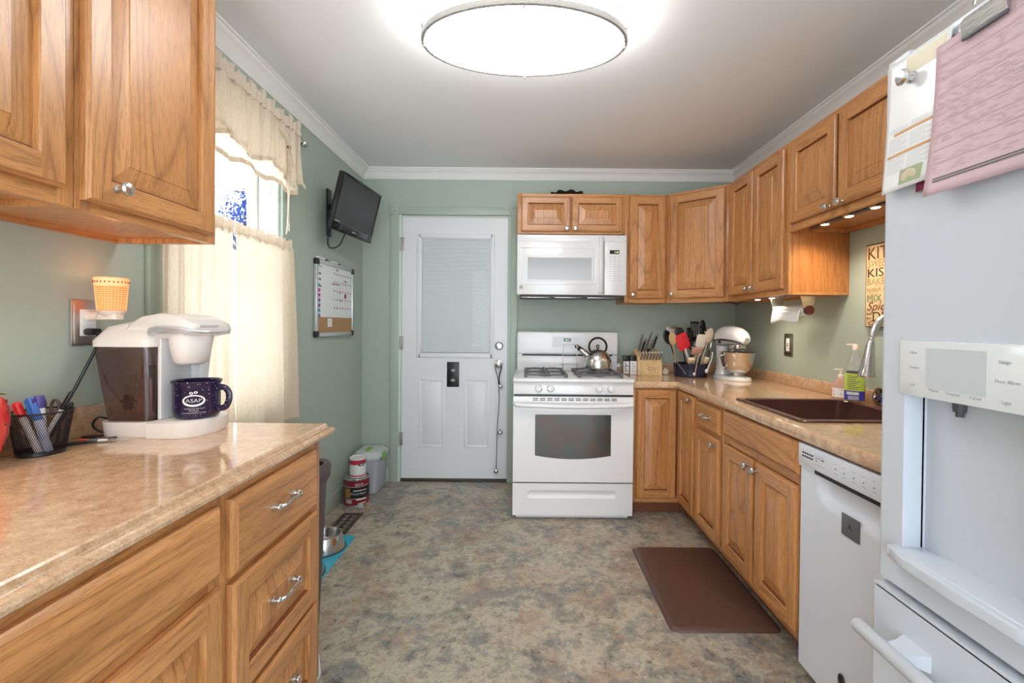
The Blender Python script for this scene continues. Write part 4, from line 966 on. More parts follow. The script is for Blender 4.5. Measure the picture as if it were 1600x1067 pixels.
# papers on the fridge door (door face looks to -x)
def sheet(name, y_left, z_top, w_, h_, m_, label, cat, x=FX-.004, curl=.010, tilt=0, taper=0, lift_left=0):
    rt = root(name, (x, y_left-w_/2, z_top-h_), label, cat)
    def fn(u, v):
        y = y_left-u*w_*(1-taper*v)-tilt*v; z_ = z_top-v*h_+.0*u
        return (x-curl*v*v-lift_left*v*v*(1-u)**2-.002*sin(3*u), y, z_)
    b = B(); b.grid(fn, 16, 20); o = b.build('sheet', m_, rt, sharp=180, solid=.0004); return rt, fn
def strips(rt, fn, rows, m_, th_=.0016, nm='printed_lines', off=.0006):
    b = B()
    for (u0, u1, v) in rows:
        n_ = max(2, int((u1-u0)*14)); dv = th_
        def g(a, c, u0=u0, u1=u1, v=v): p = V(fn(u0+(u1-u0)*a, v+dv*c)); return p+V((-off, 0, 0))
        b.grid(g, n_, 1)
    return b.build(nm, m_, rt, recalc=False)
fl, ff = sheet('recipe_flyer', 1.062, 1.795, .158, .290, PAPERG, 'glossy white recipe flyer with orange heading bars on the refrigerator', 'paper', curl=.012, tilt=-.002, taper=.24, x=FX-.006)
rows = []
for q in range(30):
    v = .52+q*.0125
    if abs(v-.565) < .018 or abs(v-.72) < .02: continue
    rows.append((.08, .46 if q % 4 else .36, v)); rows.append((.52, .93 if q % 3 else .8, v))
strips(fl, ff, [r_ for r_ in rows if r_[2] < .86], LGREY, .0025)
strips(fl, ff, [(.18, .95, .555), (.07, .93, .715)], ORANGEL, .022, 'heading_bars')
b = B(); b.grid(lambda a, c: V(ff(.32+.62*a, .03+.13*c))+V((-.0005, 0, 0)), 8, 4); b.build('photo_print', mat('food_photo', (.42, .36, .20), .3), fl, recalc=False)
b = B(); b.grid(lambda a, c: V(ff(.40+.46*a, .86+.11*c))+V((-.0005, 0, 0)), 8, 4); b.build('photo_print', mat('pie_photo_green', (.35, .42, .24), .3), fl, recalc=False)
b = B()
for q in range(7): p = V(ff(.50+.035*q, .92-.02*sin(q*.5))); b.ell((p.x-.0010, p.y, p.z), (.0009, .007, .009), 10, 6)
b.build('bread_print', mat('bread_tone', (.60, .52, .38), .5), fl)
mpts = ff(.44, .19); b = B(); M = Matrix.Translation((mpts[0]-.001, mpts[1], mpts[2])) @ Matrix.Rotation(-pi/2, 4, 'Y')
b.lathe([(0, 0), (.012, 0), (.012, .004), (.006, .008), (.006, .014), (.016, .018), (.017, .022), (.012, .027), (0, .028)], seg=20, M=M); b.build('round_magnet', CHROME, label='round silver knob magnet holding the recipe flyer to the refrigerator', cat='magnet')
sh2, f2 = sheet('folded_card', .985, 1.775, .080, .285, mat('dark_red_card', (.28, .02, .08), .4), 'dark red printed card tucked behind the recipe flyer on the refrigerator', 'paper', x=FX-.002, curl=.004)
pk, pf = sheet('pink_form', .935, 1.765, .225, .300, PINKP, 'pink printed form clipped to the refrigerator door, its lower left corner curling out', 'paper', x=FX-.011, curl=.012, lift_left=.012, tilt=.0)
rows = []
for q in range(46):
    v = .06+q*.0185
    if v > .86: break
    random.seed(q); u = .05
    if q % 5 == 0: rows.append((.03, .97, v-.004)); continue
    while u < .93:
        L_ = random.uniform(.03, .10)
        if random.random() < (.8 if .35 < v < .55 else .5): rows.append((u, min(.95, u+L_), v))
        u += L_+random.uniform(.02, .07)
strips(pk, pf, rows, mat('faded_print', (.53, .385, .415), .7), .0038, off=.0014)
strips(pk, pf, [(.08, .98, .895), (.08, .98, .912)], DGREY, .008, 'ruled_bars', off=.0014)
random.seed(11)
cl = root('bulldog_clip', (FX-.02, .84, 1.76), 'wide steel bulldog clip holding the pink form at the top of the refrigerator', 'clip')
b = B(); b.prism([(FX-.006, 1.745), (FX-.010, 1.775), (FX-.016, 1.788), (FX-.022, 1.775), (FX-.018, 1.742)], 'y', -.865, -.795) if False else b.loft([[(FX-.006, y, 1.742), (FX-.010, y, 1.772), (FX-.016, y, 1.784), (FX-.024, y, 1.772), (FX-.018, y, 1.742)] for y in (.872, .790)]); b.build('jaw', STEEL, cl)
b = B(); b.box(FX-.021, FX-.016, .790, .872, 1.740, 1.747, .001); b.build('grip_edge', DGREY, cl)
b = B(); b.tube(arc((FX-.022, .831, 1.790), .016, 0, 180, 12, 'yz'), .003, 8); b.build('finger_loop', STEEL, cl)

# ------------------------------------------------------------------ under-cabinet lights
def puck_strip(x, ys, z_, y0, y1, label, e):
    r_ = root('under_cabinet_light', (x, (y0+y1)/2, z_), label, 'light', 'under-cabinet light strips on the right')
    B().box(x-.014, x+.014, y0, y1, z_-.009, z_, .002).build('housing', DGREY, r_)
    for y in ys:
        b = B(); b.lathe([(.028, 0), (.028, -.008), (.022, -.011), (.018, -.011)], c=(x, y, z_), seg=20, sx=.8); o = b.build('lamp_ring', NICKEL, r_)
        B().lathe([(.018, -.011), (.012, -.0125), (0, -.013)], c=(x, y, z_), seg=16, sx=.8).build('bulb', PUCK, o)
        lamp('SPOT', 'spot_glow', (x, y, z_-.02), e, (1, .84, .62), r_, .02, (0, 0, 0), R(150))
puck_strip(1.410, (2.18, 2.018, 1.866), 1.697, 1.70, 2.28, 'three-lamp halogen light strip under the short cabinet above the sink', 5)
puck_strip(1.430, (2.84, 2.68), 1.380, 2.55, 2.98, 'two-lamp halogen light strip under the tall cabinet beside the paper towel holder', 4)
b = B(); b.tube(spline([(1.40, 2.98, 1.365), (1.385, 3.02, 1.350), (1.37, 3.06, 1.362), (1.35, 3.12, 1.368)]), .003, 6); b.build('light_cord', BLACK, label='thin black cord looping from the light strip under the tall right wall cabinet', cat='cord')
r_ = root('under_cabinet_light', (-1.13, .6, 1.45), 'slim light strip glowing under the left foreground wall cabinet', 'light')
B().box(-1.10, -1.055, .30, .925, 1.434, 1.455, .006).build('housing', GREYP, r_)
B().box(-1.098, -1.060, .35, .87, 1.4325, 1.434).build('lens', STRIPGLOW, r_)
lamp('AREA', 'strip_glow', (-1.08, .60, 1.42), 2.2, (1, .72, .42), r_, .03, (0, 0, 0), size_y=.5)

# ------------------------------------------------------------------ paper towel
pt = root('paper_towel_holder', (1.468, 2.54, 1.24), 'steel paper towel holder mounted under the right wall cabinet', 'paper towel holder')
b = B()
for y in (2.395, 2.690):
    b.loft([[(1.468-h_, y, z_), (1.468+h_, y, z_), (1.468+h_, y+.004, z_), (1.468-h_, y+.004, z_)] for h_, z_ in ((.045, 1.3795), (.036, 1.345), (.020, 1.290), (.014, 1.270))])
b.box(1.423, 1.513, 2.395, 2.694, 1.3795, 1.3825); b.build('bracket', STEEL, pt)
b = B(); b.cyl((1.468, 2.385, 1.290), (1.468, 2.700, 1.290), .010, seg=12); b.cyl((1.468, 2.380, 1.290), (1.468, 2.394, 1.290), .024, seg=20); b.build('spindle', mat('dark_red_knob', (.10, .02, .02), .3), pt)
pr = root('paper_towel_roll', (1.468, 2.55, 1.262), 'nearly used-up roll of white paper towel with a loose sheet hanging down', 'paper towel')
b = B(); b.cyl((1.468, 2.405, 1.290), (1.468, 2.685, 1.290), .030, seg=28); b.build('roll', PAPER, pr)
b = B(); b.grid(lambda u, v: (1.438-.003-.010*sin(v*1.5)+.003*sin(u*9), 2.41+.27*u, 1.292-.062*v-.006*sin(u*8)*v), 16, 6); b.build('loose_sheet', PAPER, pr, solid=.0006)

# ------------------------------------------------------------------ wall plates, sign
sw = root('wall_switch', (XR-.003, 2.862, 1.07), 'brushed metal switch plate with a white rocker on the right wall above the backsplash', 'light switch')
b = B(); b.box(XR-.006, XR-.0005, 2.815, 2.905, 1.022, 1.162, .003); b.build('plate', mat('aged_pewter', (.28, .27, .22), .35, .9), sw)
b = B(); b.box(XR-.009, XR-.005, 2.842, 2.878, 1.052, 1.132, .001); b.build('rocker', WHITE2, sw)
b = B(); b.box(XR-.010, XR-.0088, 2.855, 2.865, 1.085, 1.092); b.box(XR-.010, XR-.0088, 2.855, 2.865, 1.097, 1.102); b.box(XR-.0075, XR-.0058, 2.820, 2.900, 1.036, 1.042); b.build('buttons', BLACK, sw)
ou = root('wall_outlet', (1.145, YB-.003, 1.16), 'metal-framed wall outlet on the back wall behind the cooking utensils', 'outlet')
b = B(); b.box(1.100, 1.186, YB-.006, YB-.0005, 1.105, 1.200, .003); b.build('plate', mat('pewter_plate', (.50, .46, .42), .3, .9), ou)
b = B(); b.box(1.122, 1.164, YB-.009, YB-.005, 1.115, 1.182, .001); b.box(1.112, 1.174, YB-.0075, YB-.0055, 1.186, 1.190, 0, 1); b.build('socket', [WHITE2, mat('reddish_line', (.25, .08, .06), .5)], ou)

sg = root('wooden_sign', (XR-.012, 2.03, 1.205), 'tall wooden kitchen word sign on the right wall, half hidden by the refrigerator', 'sign')
y1_, y0_ = 2.195, 1.775
b = B(); b.box(XR-.020, XR-.0005, y0_, y1_, 1.205, 1.592, .001); b.build('board', mat('dark_sign_edge', (.06, .03, .02), .5), sg)
bd = bpy.data.materials.new('aged_parchment'); bd.use_nodes = True; nt = bd.node_tree; p_ = nt.nodes['Principled BSDF']; tc = nt.nodes.new('ShaderNodeTexCoord')
nn = noise(nt, tc.outputs['Object'], 14, 5, .6); rr_ = ramp(nt, [(.3, (.42, .28, .15)), (.6, (.66, .50, .30)), (.8, (.72, .58, .38))]); nt.links.new(nn.outputs[0], rr_.inputs[0]); nt.links.new(rr_.outputs[0], p_.inputs['Base Color']); p_.inputs['Roughness'].default_value = .6
B().box(XR-.0206, XR-.0198, y0_+.004, y1_-.004, 1.209, 1.586).build('face', bd, sg)
mt = lambda y, z_: Matrix.Translation((XR-.0210, y, z_)) @ Matrix.Rotation(-pi/2, 4, 'Z') @ Matrix.Rotation(pi/2, 4, 'X')
b = B()
for s_, h_, z_, sx_, mi, sh_, dy in (('KITCHEN', .082, 1.520, 1.02, 0, 0, 0), ('SWEET TREATS', .046, 1.484, .95, 1, .25, 0), ('KISSES', .056, 1.438, 1.35, 2, 0, 0), ('BAKE SHARE', .046, 1.401, 1.0, 1, 0, 0), ('FLOUR SUGAR', .022, 1.371, 1.3, 1, 0, 0), ('MIX', .050, 1.322, 1.05, 3, 0, 0), ('Spice', .056, 1.283, 1.2, 0, .35, 0), ('DINE', .064, 1.232, 1.15, 2, 0, .034), ('Cuisine', .034, 1.213, 1.35, 0, .35, .008), ('fresh', .014, 1.262, 1.1, 0, .2, 0), ('from', .014, 1.242, 1.1, 0, .2, 0)):
    b.text(s_, h_, mt(y1_-.010-dy, z_), mi, sx=sx_, shear=sh_)
b.build('lettering', [mat('ink_brown', (.13, .035, .015), .6), mat('ink_tan', (.33, .21, .09), .6), mat('ink_black', (.03, .015, .01), .6), mat('ink_green', (.12, .20, .09), .6)], sg, recalc=False)

# ------------------------------------------------------------------ spice jars, knife block
ZC = .8458
def spice(x, label, wtop):
    r_ = root('spice_jar', (x, 3.375, ZC), label, 'spice jar', 'square spice jars by the stove')
    b = B(); b.box(x-.023, x+.023, 3.352, 3.398, ZC, ZC+.100, .004); b.build('jar', mat('jar_glass_'+wtop, (.80, .80, .78) if wtop == 'b' else (.30, .27, .24), .1, coat=.3), r_)
    b = B(); b.box(x-.023, x+.023, 3.352, 3.398, ZC+.100, ZC+.140, .004); b.build('lid', BLACK, r_)
    b = B(); b.box(x-.017, x+.017, 3.3505, 3.3525, ZC+.012, ZC+.095)
    b.build('label', PAPER, r_)
    b = B()
    for q in range(6): b.box(x-.013, x+.013-(q % 3)*.006, 3.3498, 3.3506, ZC+.022+q*.012, ZC+.022+q*.012+(.007 if wtop == 'a' else .002))
    b.build('label_print', DGREY, r_)
spice(.737, 'square glass spice jar with black lid and dark printed label, nearest the stove', 'a')
spice(.789, 'square white-filled spice jar with black lid, beside the knife block', 'b')
kb = root('knife_block', (.900, 3.40, ZC), 'light wooden knife block filled with black and white handled knives', 'knife block')
b = B(); kx0, kx1 = .812, .985
b.loft([[(x, 3.31, ZC), (x, 3.31, ZC+.085), (x, 3.345, ZC+.135), (x, 3.385, ZC+.150), (x, 3.405, ZC+.160), (x, 3.47, ZC+.185), (x, 3.50, ZC+.15), (x, 3.50, ZC)] for x in (kx0, kx1)]); b.build('block', BAMBOO, kb, sharp=20)
b = B(); b.box(.884, .916, 3.3092, 3.3099, ZC+.042, ZC+.060); b.box(.887, .913, 3.3088, 3.3093, ZC+.045, ZC+.057, 0, 1); b.build('maker_stamp', [DGREY, BAMBOO], kb)
ordn = ['leftmost', 'second from left', 'third from left', 'middle', 'third from right', 'second from right', 'rightmost']
def knife(name, p, d, L_, r0, m_, label, group, m2=WHITE2):
    r_ = root(name, p, label, 'knife', group)
    p = V(p); d = V(d).normalized()
    def at(t): return p+d*t*L_
    b = B(); b.tube([at(0), at(.12), at(.5), at(.85), at(1)], [r0*.8, r0, r0*1.15, r0*1.05, r0*.85], 10, flat=.62); b.build('handle', m_, r_)
    b = B(); b.tube([at(.88), at(1.02), at(1.06)], [r0*1.12, r0*1.1, r0*.5], 10, flat=.62); b.build('end_cap', m2, r_)
    b = B(); b.tube([at(-.06), at(.03)], [r0*.85, r0*.9], 8, flat=.5); b.build('bolster', STEEL, r_)
for k_ in range(7):
    knife('steak_knife', (.833+k_*.0225, 3.326, ZC+.112), (.22, -.30, .9), .062, .0072, mat('knife_handle_grey', (.16, .12, .12), .3) if k_ == 0 else bpy.data.materials['knife_handle_grey'], ordn[k_]+' of seven small steak knives in the knife block', 'steak knives in the knife block')
for k_, (x, y, L_, dx, wh, lb) in enumerate(((.842, 3.42, .118, .16, 1, 'large pale-edged knife at the far left of the knife block'), (.858, 3.40, .095, .22, 0, 'black knife second from left in the top row of the knife block'),
        (.878, 3.395, .062, .30, 1, 'short grey knife leaning out at the front of the knife block'), (.900, 3.44, .128, .25, 1, 'tall knife standing highest in the middle of the knife block'),
        (.925, 3.41, .080, .20, 1, 'curved pale-handled knife right of centre in the knife block'), (.955, 3.45, .110, .22, 0, 'slender knife at the right end of the knife block'), (.905, 3.39, .035, 0, 0, 'pair of black kitchen shears pushed low in the knife block'))):
    knife('kitchen_knife' if k_ < 6 else 'kitchen_shears', (x, y, ZC+.165+(y-3.40)*.5), (dx, -.28, .93), L_, .0115 if L_ > .05 else .013, BLACK if not wh else bpy.data.materials['knife_handle_grey'], lb, 'large knives in the knife block', STEEL)
b = B(); b.lathe([(.022, 0), (.028, .006), (.028, .022), (.016, .034), (.008, .044), (.004, .050)], c=(1.035, 3.40, ZC), seg=14)
for q in range(5): b.ell((1.035+.018*cos(q*1.256), 3.40+.018*sin(q*1.256), ZC+.018), (.014, .014, .020), 10, 8)
b.build('garlic_bulb', mat('garlic_skin', (.80, .74, .60), .5), label='pale garlic bulb on the counter between knife block and utensil pot', cat='garlic')

# ------------------------------------------------------------------ utensil pot
PX, PY = 1.188, 3.31
po = root('utensil_pot', (PX, PY, ZC), 'wide dark blue pot on the back counter crammed with cooking utensils', 'pot')
b = B(); b.lathe([(0, 0), (.108, 0), (.114, .006), (.116, .088), (.118, .092), (.113, .092), (.110, .010), (0, .008)], c=(PX, PY, ZC), seg=40); b.build('body', mat('navy_pot', (.018, .022, .055), .25), po)
def P(px, py, y=PY): return V(((px-821)/F*y, y, 1.2-(py-508)/F*y))
def utensil(name, label, kind, head, base, y, hm, bm_, size, hr=.005, y2=None, group='cooking utensils in the blue pot'):
    h_ = P(head[0], head[1], y); bs = P(base[0], base[1], y); bs.y = y2 if y2 else PY; 
    r_ = root(name, bs, label, 'utensil', group)
    d = (h_-bs).normalized(); xx = d.cross(V((0, 1, 0))).normalized(); xx = xx if xx.x > 0 else -xx; yy = d.cross(xx)
    M = Matrix(((xx.x, yy.x, d.x, h_.x), (xx.y, yy.y, d.y, h_.y), (xx.z, yy.z, d.z, h_.z), (0, 0, 0, 1)))
    a, c = size[0]*.61, size[1]*.59; hr *= 1.25
    b = B(); b.tube([bs, bs+(h_-d*c*.8-bs)*.5, h_-d*c*.8], [hr*1.1, hr, hr*.9], 8, flat=.7); b.build('handle', bm_, r_)
    b = B()
    if kind == 'spoon':
        b.ell((0, 0, 0), (a, .006, c), 18, 12, M=M)
    elif kind == 'ladle':
        n = 10; b.lathe([(a*sin(R(q*9)), a*.7*(1-cos(R(q*9)))) for q in range(n+1)]+[(a*.95*sin(R(90-q*9)), a*.7*(1-cos(R(90-q*9)))+.002) for q in range(n+1)], seg=22, M=M @ Matrix.Rotation(pi/2, 4, 'X'), sy=c/a)
    elif kind == 'spatula':
        b.prism([(-a*.7, -c), (a*.7, -c), (a, -c*.6), (a*.95, c*.75), (a*.7, c), (-a*.7, c), (-a*.95, c*.75), (-a, -c*.6)], 'y', -.005, .005, M=M, bev=.003)
    elif kind == 'slotted':
        w4 = size[0]/7
        for q in range(4): b.box(-a+q*2*w4, -a+q*2*w4+w4, -.0015, .0015, -c, c*.75, M=M)
        b.box(-a, a, -.0015, .0015, c*.7, c, M=M); b.box(-a, a, -.0015, .0015, -c, -c*.8, M=M)
    elif kind == 'block':
        b.box(-a, a, -.012, .012, -c, c, .006, M=M)
    elif kind == 'whisk':
        for q in range(5):
            an = pi*q/5; b.tube([(a*sin(2*pi*t/24)*cos(an), a*sin(2*pi*t/24)*sin(an), c*-cos(2*pi*t/24)) for t in range(24)], .0016, 6, closed=True, M=M)
    b.build('head', hm, r_); return r_
utensil('ladle', 'dark blue ladle behind the tan spoon at the left of the utensil pot', 'spoon', (1043.5, 525), (1066, 578), 3.27, BLACKG, BLACK, (.050, .095))
utensil('wooden_spoon', 'tan bamboo spoon at the left front of the utensil pot', 'spoon', (1051, 527), (1063, 575), 3.235, SPOONW, SPOONW, (.044, .085))
utensil('spatula', 'red silicone spatula with a white handle in the utensil pot', 'spatula', (1067, 532), (1087, 578), 3.25, RED, WHITE2, (.074, .108), .0075)
utensil('turner', 'round-headed black spoon behind the red spatula', 'spoon', (1062, 517), (1074, 578), 3.32, BLACK, BLACK, (.055, .06))
utensil('serving_spoon', 'small black serving spoon left of the slotted turner', 'spoon', (1077, 518), (1080, 578), 3.36, BLACKG, BLACK, (.045, .07))
utensil('slotted_turner', 'black slotted turner standing tall in the utensil pot', 'slotted', (1086, 513), (1085, 578), 3.35, BLACK, BLACK, (.052, .105))
utensil('serving_spoon', 'tallest black serving spoon in the utensil pot', 'spoon', (1097, 513), (1091, 578), 3.33, BLACKG, BLACK, (.046, .125))
utensil('pasta_server', 'black ladle bowl low in the centre of the utensil pot', 'ladle', (1081, 533), (1082, 578), 3.28, BLACKG, BLACK, (.062, .085))
utensil('spatula', 'cream silicone spatula at the right front of the utensil pot', 'spatula', (1095, 531), (1092, 578), 3.25, CREAMP, CREAMP, (.056, .088), .007)
utensil('wooden_spoon', 'pale wooden spoon leaning out to the right of the utensil pot', 'spoon', (1108, 522), (1094, 578), 3.29, PALEW, PALEW, (.050, .095), .007)
utensil('whisk', 'wire whisk leaning out beside the stand mixer', 'whisk', (1111, 537), (1100, 578), 3.33, CHROME, BLACK, (.045, .08))
utensil('pastry_brush', 'pink-brown wooden brush across the front of the utensil pot', 'block', (1089, 546), (1090, 578), 3.22, mat('pinkish_wood', (.52, .30, .24), .5), PALEW, (.058, .045))
utensil('wooden_turner', 'flat pale wooden turner tip showing at the rim of the utensil pot', 'block', (1080, 561), (1082, 582), 3.21, PALEW, PALEW, (.036, .04))
utensil('wooden_turner', 'flat pale wooden stick at the right rim of the utensil pot', 'block', (1103, 561), (1099, 582), 3.23, PALEW, PALEW, (.026, .05))
for nm, lb, m_, pts, rr in (('measuring_spoon', 'steel measuring spoon hooked over the front rim of the utensil pot', STEEL, [(1094, 552), (1091, 560), (1088, 572), (1086, 583)], .008),
        ('measuring_spoon', 'white measuring spoon hooked over the right rim of the utensil pot', WHITE2, [(1114, 550), (1112, 560), (1108, 570), (1105, 578)], .0085),
        ('probe_thermometer', 'thin metal probe with a purple tip hanging over the front of the utensil pot', STEEL, [(1055, 556), (1060, 566), (1067, 575), (1072, 582)], .0028)):
    yy = 3.185
    r_ = root(nm, P(*pts[-1], yy), lb, 'utensil'); b = B(); b.tube([P(q[0], q[1], yy) for q in pts], [rr*.7, rr*.8, rr, rr*1.1] if rr > .005 else rr, 10, flat=.5); b.build('shaft', m_, r_)
    b = B(); q = P(*pts[-1], yy); b.ell((q.x, q.y, q.z+.003), (rr*1.5, rr*.9, rr*1.9), 12, 8); b.build('tip', mat('purple_plastic', (.20, .12, .55), .4) if rr < .005 else m_, r_)
    b = B(); q = P(*pts[0], yy); b.tube(arc((q.x, q.y+.006, q.z), .009, 0, 180, 8, 'yz')+[(q.x, q.y+.015, q.z-.02)], .003, 6); b.build('hook', m_, r_)

# ------------------------------------------------------------------ stand mixer
mx = root('stand_mixer', (1.404, 3.140, ZC), 'white stand mixer with a stainless bowl in the corner of the counter', 'stand mixer', rz=R(9))
def oval2(cx_, cy_, rx, ry, z_, n=32): return [(cx_+rx*cos(2*pi*q/n), cy_+ry*sin(2*pi*q/n), z_) for q in range(n)]
b = B(); b.loft([oval2(0, -.01, .098, .160, 0), oval2(0, -.01, .100, .162, .008), oval2(0, -.01, .092, .154, .022), oval2(0, 0, .07, .13, .028)]); b.loft([oval2(0, .085, .060, .062, .020), oval2(0, .092, .046, .050, .06), oval2(0, .098, .040, .044, .13), oval2(0, .095, .044, .050, .20), oval2(0, .085, .05, .06, .225)]); b.build('stand', WHITE, mx, world=False, sharp=50)
b = B(); st_ = [(.150, .018, .255, .024), (.145, .040, .264, .052), (.115, .058, .276, .072), (.06, .066, .284, .078), (-.02, .067, .284, .076), (-.09, .062, .280, .070), (-.130, .052, .274, .058), (-.152, .036, .268, .040), (-.160, .012, .264, .014)]
b.loft([[(rx*cos(2*pi*q/24), y_, zc+rz_*sin(2*pi*q/24)*(1 if sin(2*pi*q/24) > 0 else .72)) for q in range(24)] for y_, rx, zc, rz_ in st_]); b.build('motor_head', WHITE, mx, world=False, sharp=60)
b = B(); b.loft([[(rx*1.02*cos(2*pi*q/24), y_, zc-.016+.017*sin(2*pi*q/24)) for q in range(24)] for y_, rx, zc, rz_ in st_[1:-1]]); b.build('trim_band', mat('band_dark_chrome', (.25, .25, .27), .15, 1), mx, world=False)
b = B(); b.cyl((0, -.158, .268), (0, -.172, .268), .016, .017, 18); b.build('attachment_hub', CHROME, mx, world=False)
b = B(); b.lathe([(.052, .235), (.052, .205), (.045, .195), (.020, .192), (.008, .19), (.008, .15)], c=(0, -.070, 0), seg=24); b.build('beater_shaft', CHROME, mx, world=False)
b = B(); b.lathe([(.050, .024), (.052, .034), (.044, .040), (.060, .052), (.088, .085), (.102, .130), (.108, .178), (.113, .186), (.110, .188), (.104, .180), (.098, .130), (.082, .085), (.05, .05)], c=(0, -.070, 0), seg=48); b.build('mixing_bowl', STEEL, mx, world=False, sharp=50)
b = B(); b.tube(spline([(-.104, -.070, .165), (-.135, -.070, .160), (-.140, -.070, .120), (-.125, -.070, .085), (-.095, -.070, .085)], 5), .005, 8); b.build('bowl_handle', STEEL, mx, world=False)
b = B(); b.ell((.060, .04, .245), (.008, .008, .008), 12, 8); b.cyl((-.060, .04, .25), (-.070, .04, .25), .010, seg=12); b.build('speed_lever', BLACK, mx, world=False)
b = B(); b.tube(spline([(1.30, 3.31, 1.150), (1.27, 3.36, 1.190), (1.20, 3.42, 1.165), (1.165, 3.50, 1.14), (1.155, 3.585, 1.140)]), .004, 8); b.build('mixer_cord', WHITE2, label='white power cord running from the stand mixer to the wall outlet', cat='cord')

# ------------------------------------------------------------------ television, whiteboard
rt_ = Matrix.Rotation(1.4682, 3, 'Z') @ Matrix.Rotation(.2386, 3, 'X')
tv = root('television', (-1.079, 2.961, 1.926), 'small black flat-screen television tilted down on a wall bracket in the far left corner', 'television', rot=rt_.to_euler())
TW, TH = .524/2, .341/2
b = B(); b.box(-TW, TW, .002, .030, -TH, TH, .006); b.box(-TW*.7, TW*.7, .028, .055, -TH*.75, TH*.7, .012); b.build('casing', BLACK, tv, world=False)
b = B(); ring_rect(b, -TW, TW, -TH, TH, .016, -.006, .004, .003); b.box(-TW, TW, -.006, .004, -TH, -TH+.048, .003); b.build('bezel', BLACKG, tv, world=False)
b = B(); b.box(-TW+.014, TW-.014, -.001, .003, -TH+.044, TH-.014); b.build('screen', SCREEN, tv, world=False)
b = B(); Mt = Matrix.Translation((0, -.0063, -TH+.022)) @ Matrix.Rotation(pi/2, 4, 'X')
b.box(-.022, .022, -.0066, -.006, -TH+.022, -TH+.028); b.box(-TW+.02, -TW+.075, -.0015, -.0008, -TH+.052, -TH+.058); b.build('bezel_print', LGREY, tv, world=False)
tm = root('television_bracket', (XL, 2.97, 1.93), 'black swivel wall bracket behind the small television', 'wall bracket')
b = B(); b.box(XL, XL+.012, 2.94, 3.00, 1.76, 2.06, .003); b.build('wall_plate', BLACK, tm)
b = B(); b.box(XL+.01, XL+.085, 2.955, 2.985, 1.93, 1.965, .004); b.box(XL+.01, XL+.085, 2.955, 2.985, 1.87, 1.905, .004); b.cyl((XL+.085, 2.968, 1.86), (XL+.085, 2.968, 1.98), .014, seg=14); b.box(XL+.08, XL+.13, 2.95, 2.985, 1.89, 1.95, .006); b.build('arm', BLACK, tm)
b = B(); b.cyl((XL+.045, 2.93, 1.89), (XL+.045, 2.955, 1.89), .012, seg=12); b.build('adjuster_knob', STEEL, tm)
b = B(); b.tube(spline([(XL+.02, 2.93, 1.78), (XL+.03, 2.90, 1.70), (XL+.06, 2.88, 1.67), (XL+.11, 2.88, 1.69), (XL+.14, 2.89, 1.76)]), .004, 8); b.build('cord', BLACK, tm)

wb = root('whiteboard', (XL+.01, 3.06, 1.12), 'white calendar board with a cork strip on the left wall below the television', 'whiteboard')
wy0, wy1, wz0_, wz1_ = 2.765, 3.362, 1.118, 1.592; xw = XL+.016
Mw = lambda y, z_: Matrix.Translation((xw+.0012, y, z_)) @ Matrix.Rotation(pi/2, 4, 'Z') @ Matrix.Rotation(pi/2, 4, 'X')
B().box(XL+.002, xw-.002, wy0+.01, wy1-.01, wz0_+.01, wz1_-.01).build('backing', GREYP, wb)
b = B(); FR = mat('silver_frame', (.60, .61, .63), .3, .7)
b.box(XL+.001, xw+.006, wy0, wy0+.024, wz0_, wz1_, .004); b.box(XL+.001, xw+.006, wy1-.024, wy1, wz0_, wz1_, .004); b.box(XL+.001, xw+.006, wy0+.01, wy1-.01, wz1_-.024, wz1_, .004); b.box(XL+.001, xw+.006, wy0+.01, wy1-.01, wz0_, wz0_+.024, .004); b.build('frame', FR, wb)
b = B()
for y in (wy0, wy1-.034):
    for z_ in (wz0_, wz1_-.034): b.box(XL, xw+.010, y-.003, y+.037, z_-.003, z_+.037, .008)
b.build('corner_caps', BLACK, wb, label='black plastic corner caps')
B().box(xw-.002, xw, wy0+.02, wy1-.02, 1.238, wz1_-.02).build('dry_erase_surface', mat('whiteboard_white', (.80, .83, .84), .15), wb)
B().box(xw-.002, xw+.001, wy0+.02, wy1-.02, wz0_+.02, 1.240).build('cork_panel', CORK, wb)
b = B(); cols = [mat('ink_red', (.55, .04, .06), .5), mat('ink_teal', (.05, .35, .33), .5), BLACK, mat('magnet_magenta', (.55, .03, .25), .4), mat('magnet_purple', (.16, .10, .35), .4)]
yc0 = 3.03
for r_ in range(5):
    for c_ in range(7):
        y = yc0+c_*.045; z_ = 1.520-r_*.056
        b.box(xw, xw+.0012, y, y+.010, z_, z_+.012, 0, (0 if (r_*7+c_) % 3 else 1) if r_ < 4 else (2 if c_ % 2 else 0))
for (y, z_, s_, h_, m_) in ((3.06, 1.547, 'SEPT', .016, 2), (3.19, 1.486, 'Dr 3pm', .016, 2), (2.80, 1.545, 'To do', .018, 1), (2.80, 1.500, 'milk', .020, 2), (2.80, 1.468, 'eggs', .020, 2), (2.80, 1.425, 'bread', .018, 2), (3.11, 1.40, 'Joe', .018, 1), (3.12, 1.350, 'Soccer', .014, 2)):
    b.text(s_, h_, Mw(y, z_), m_)
b.box(xw, xw+.0012, 2.995, 3.115, 1.455, 1.460, 0, 2); b.build('handwriting', cols, wb, recalc=False)
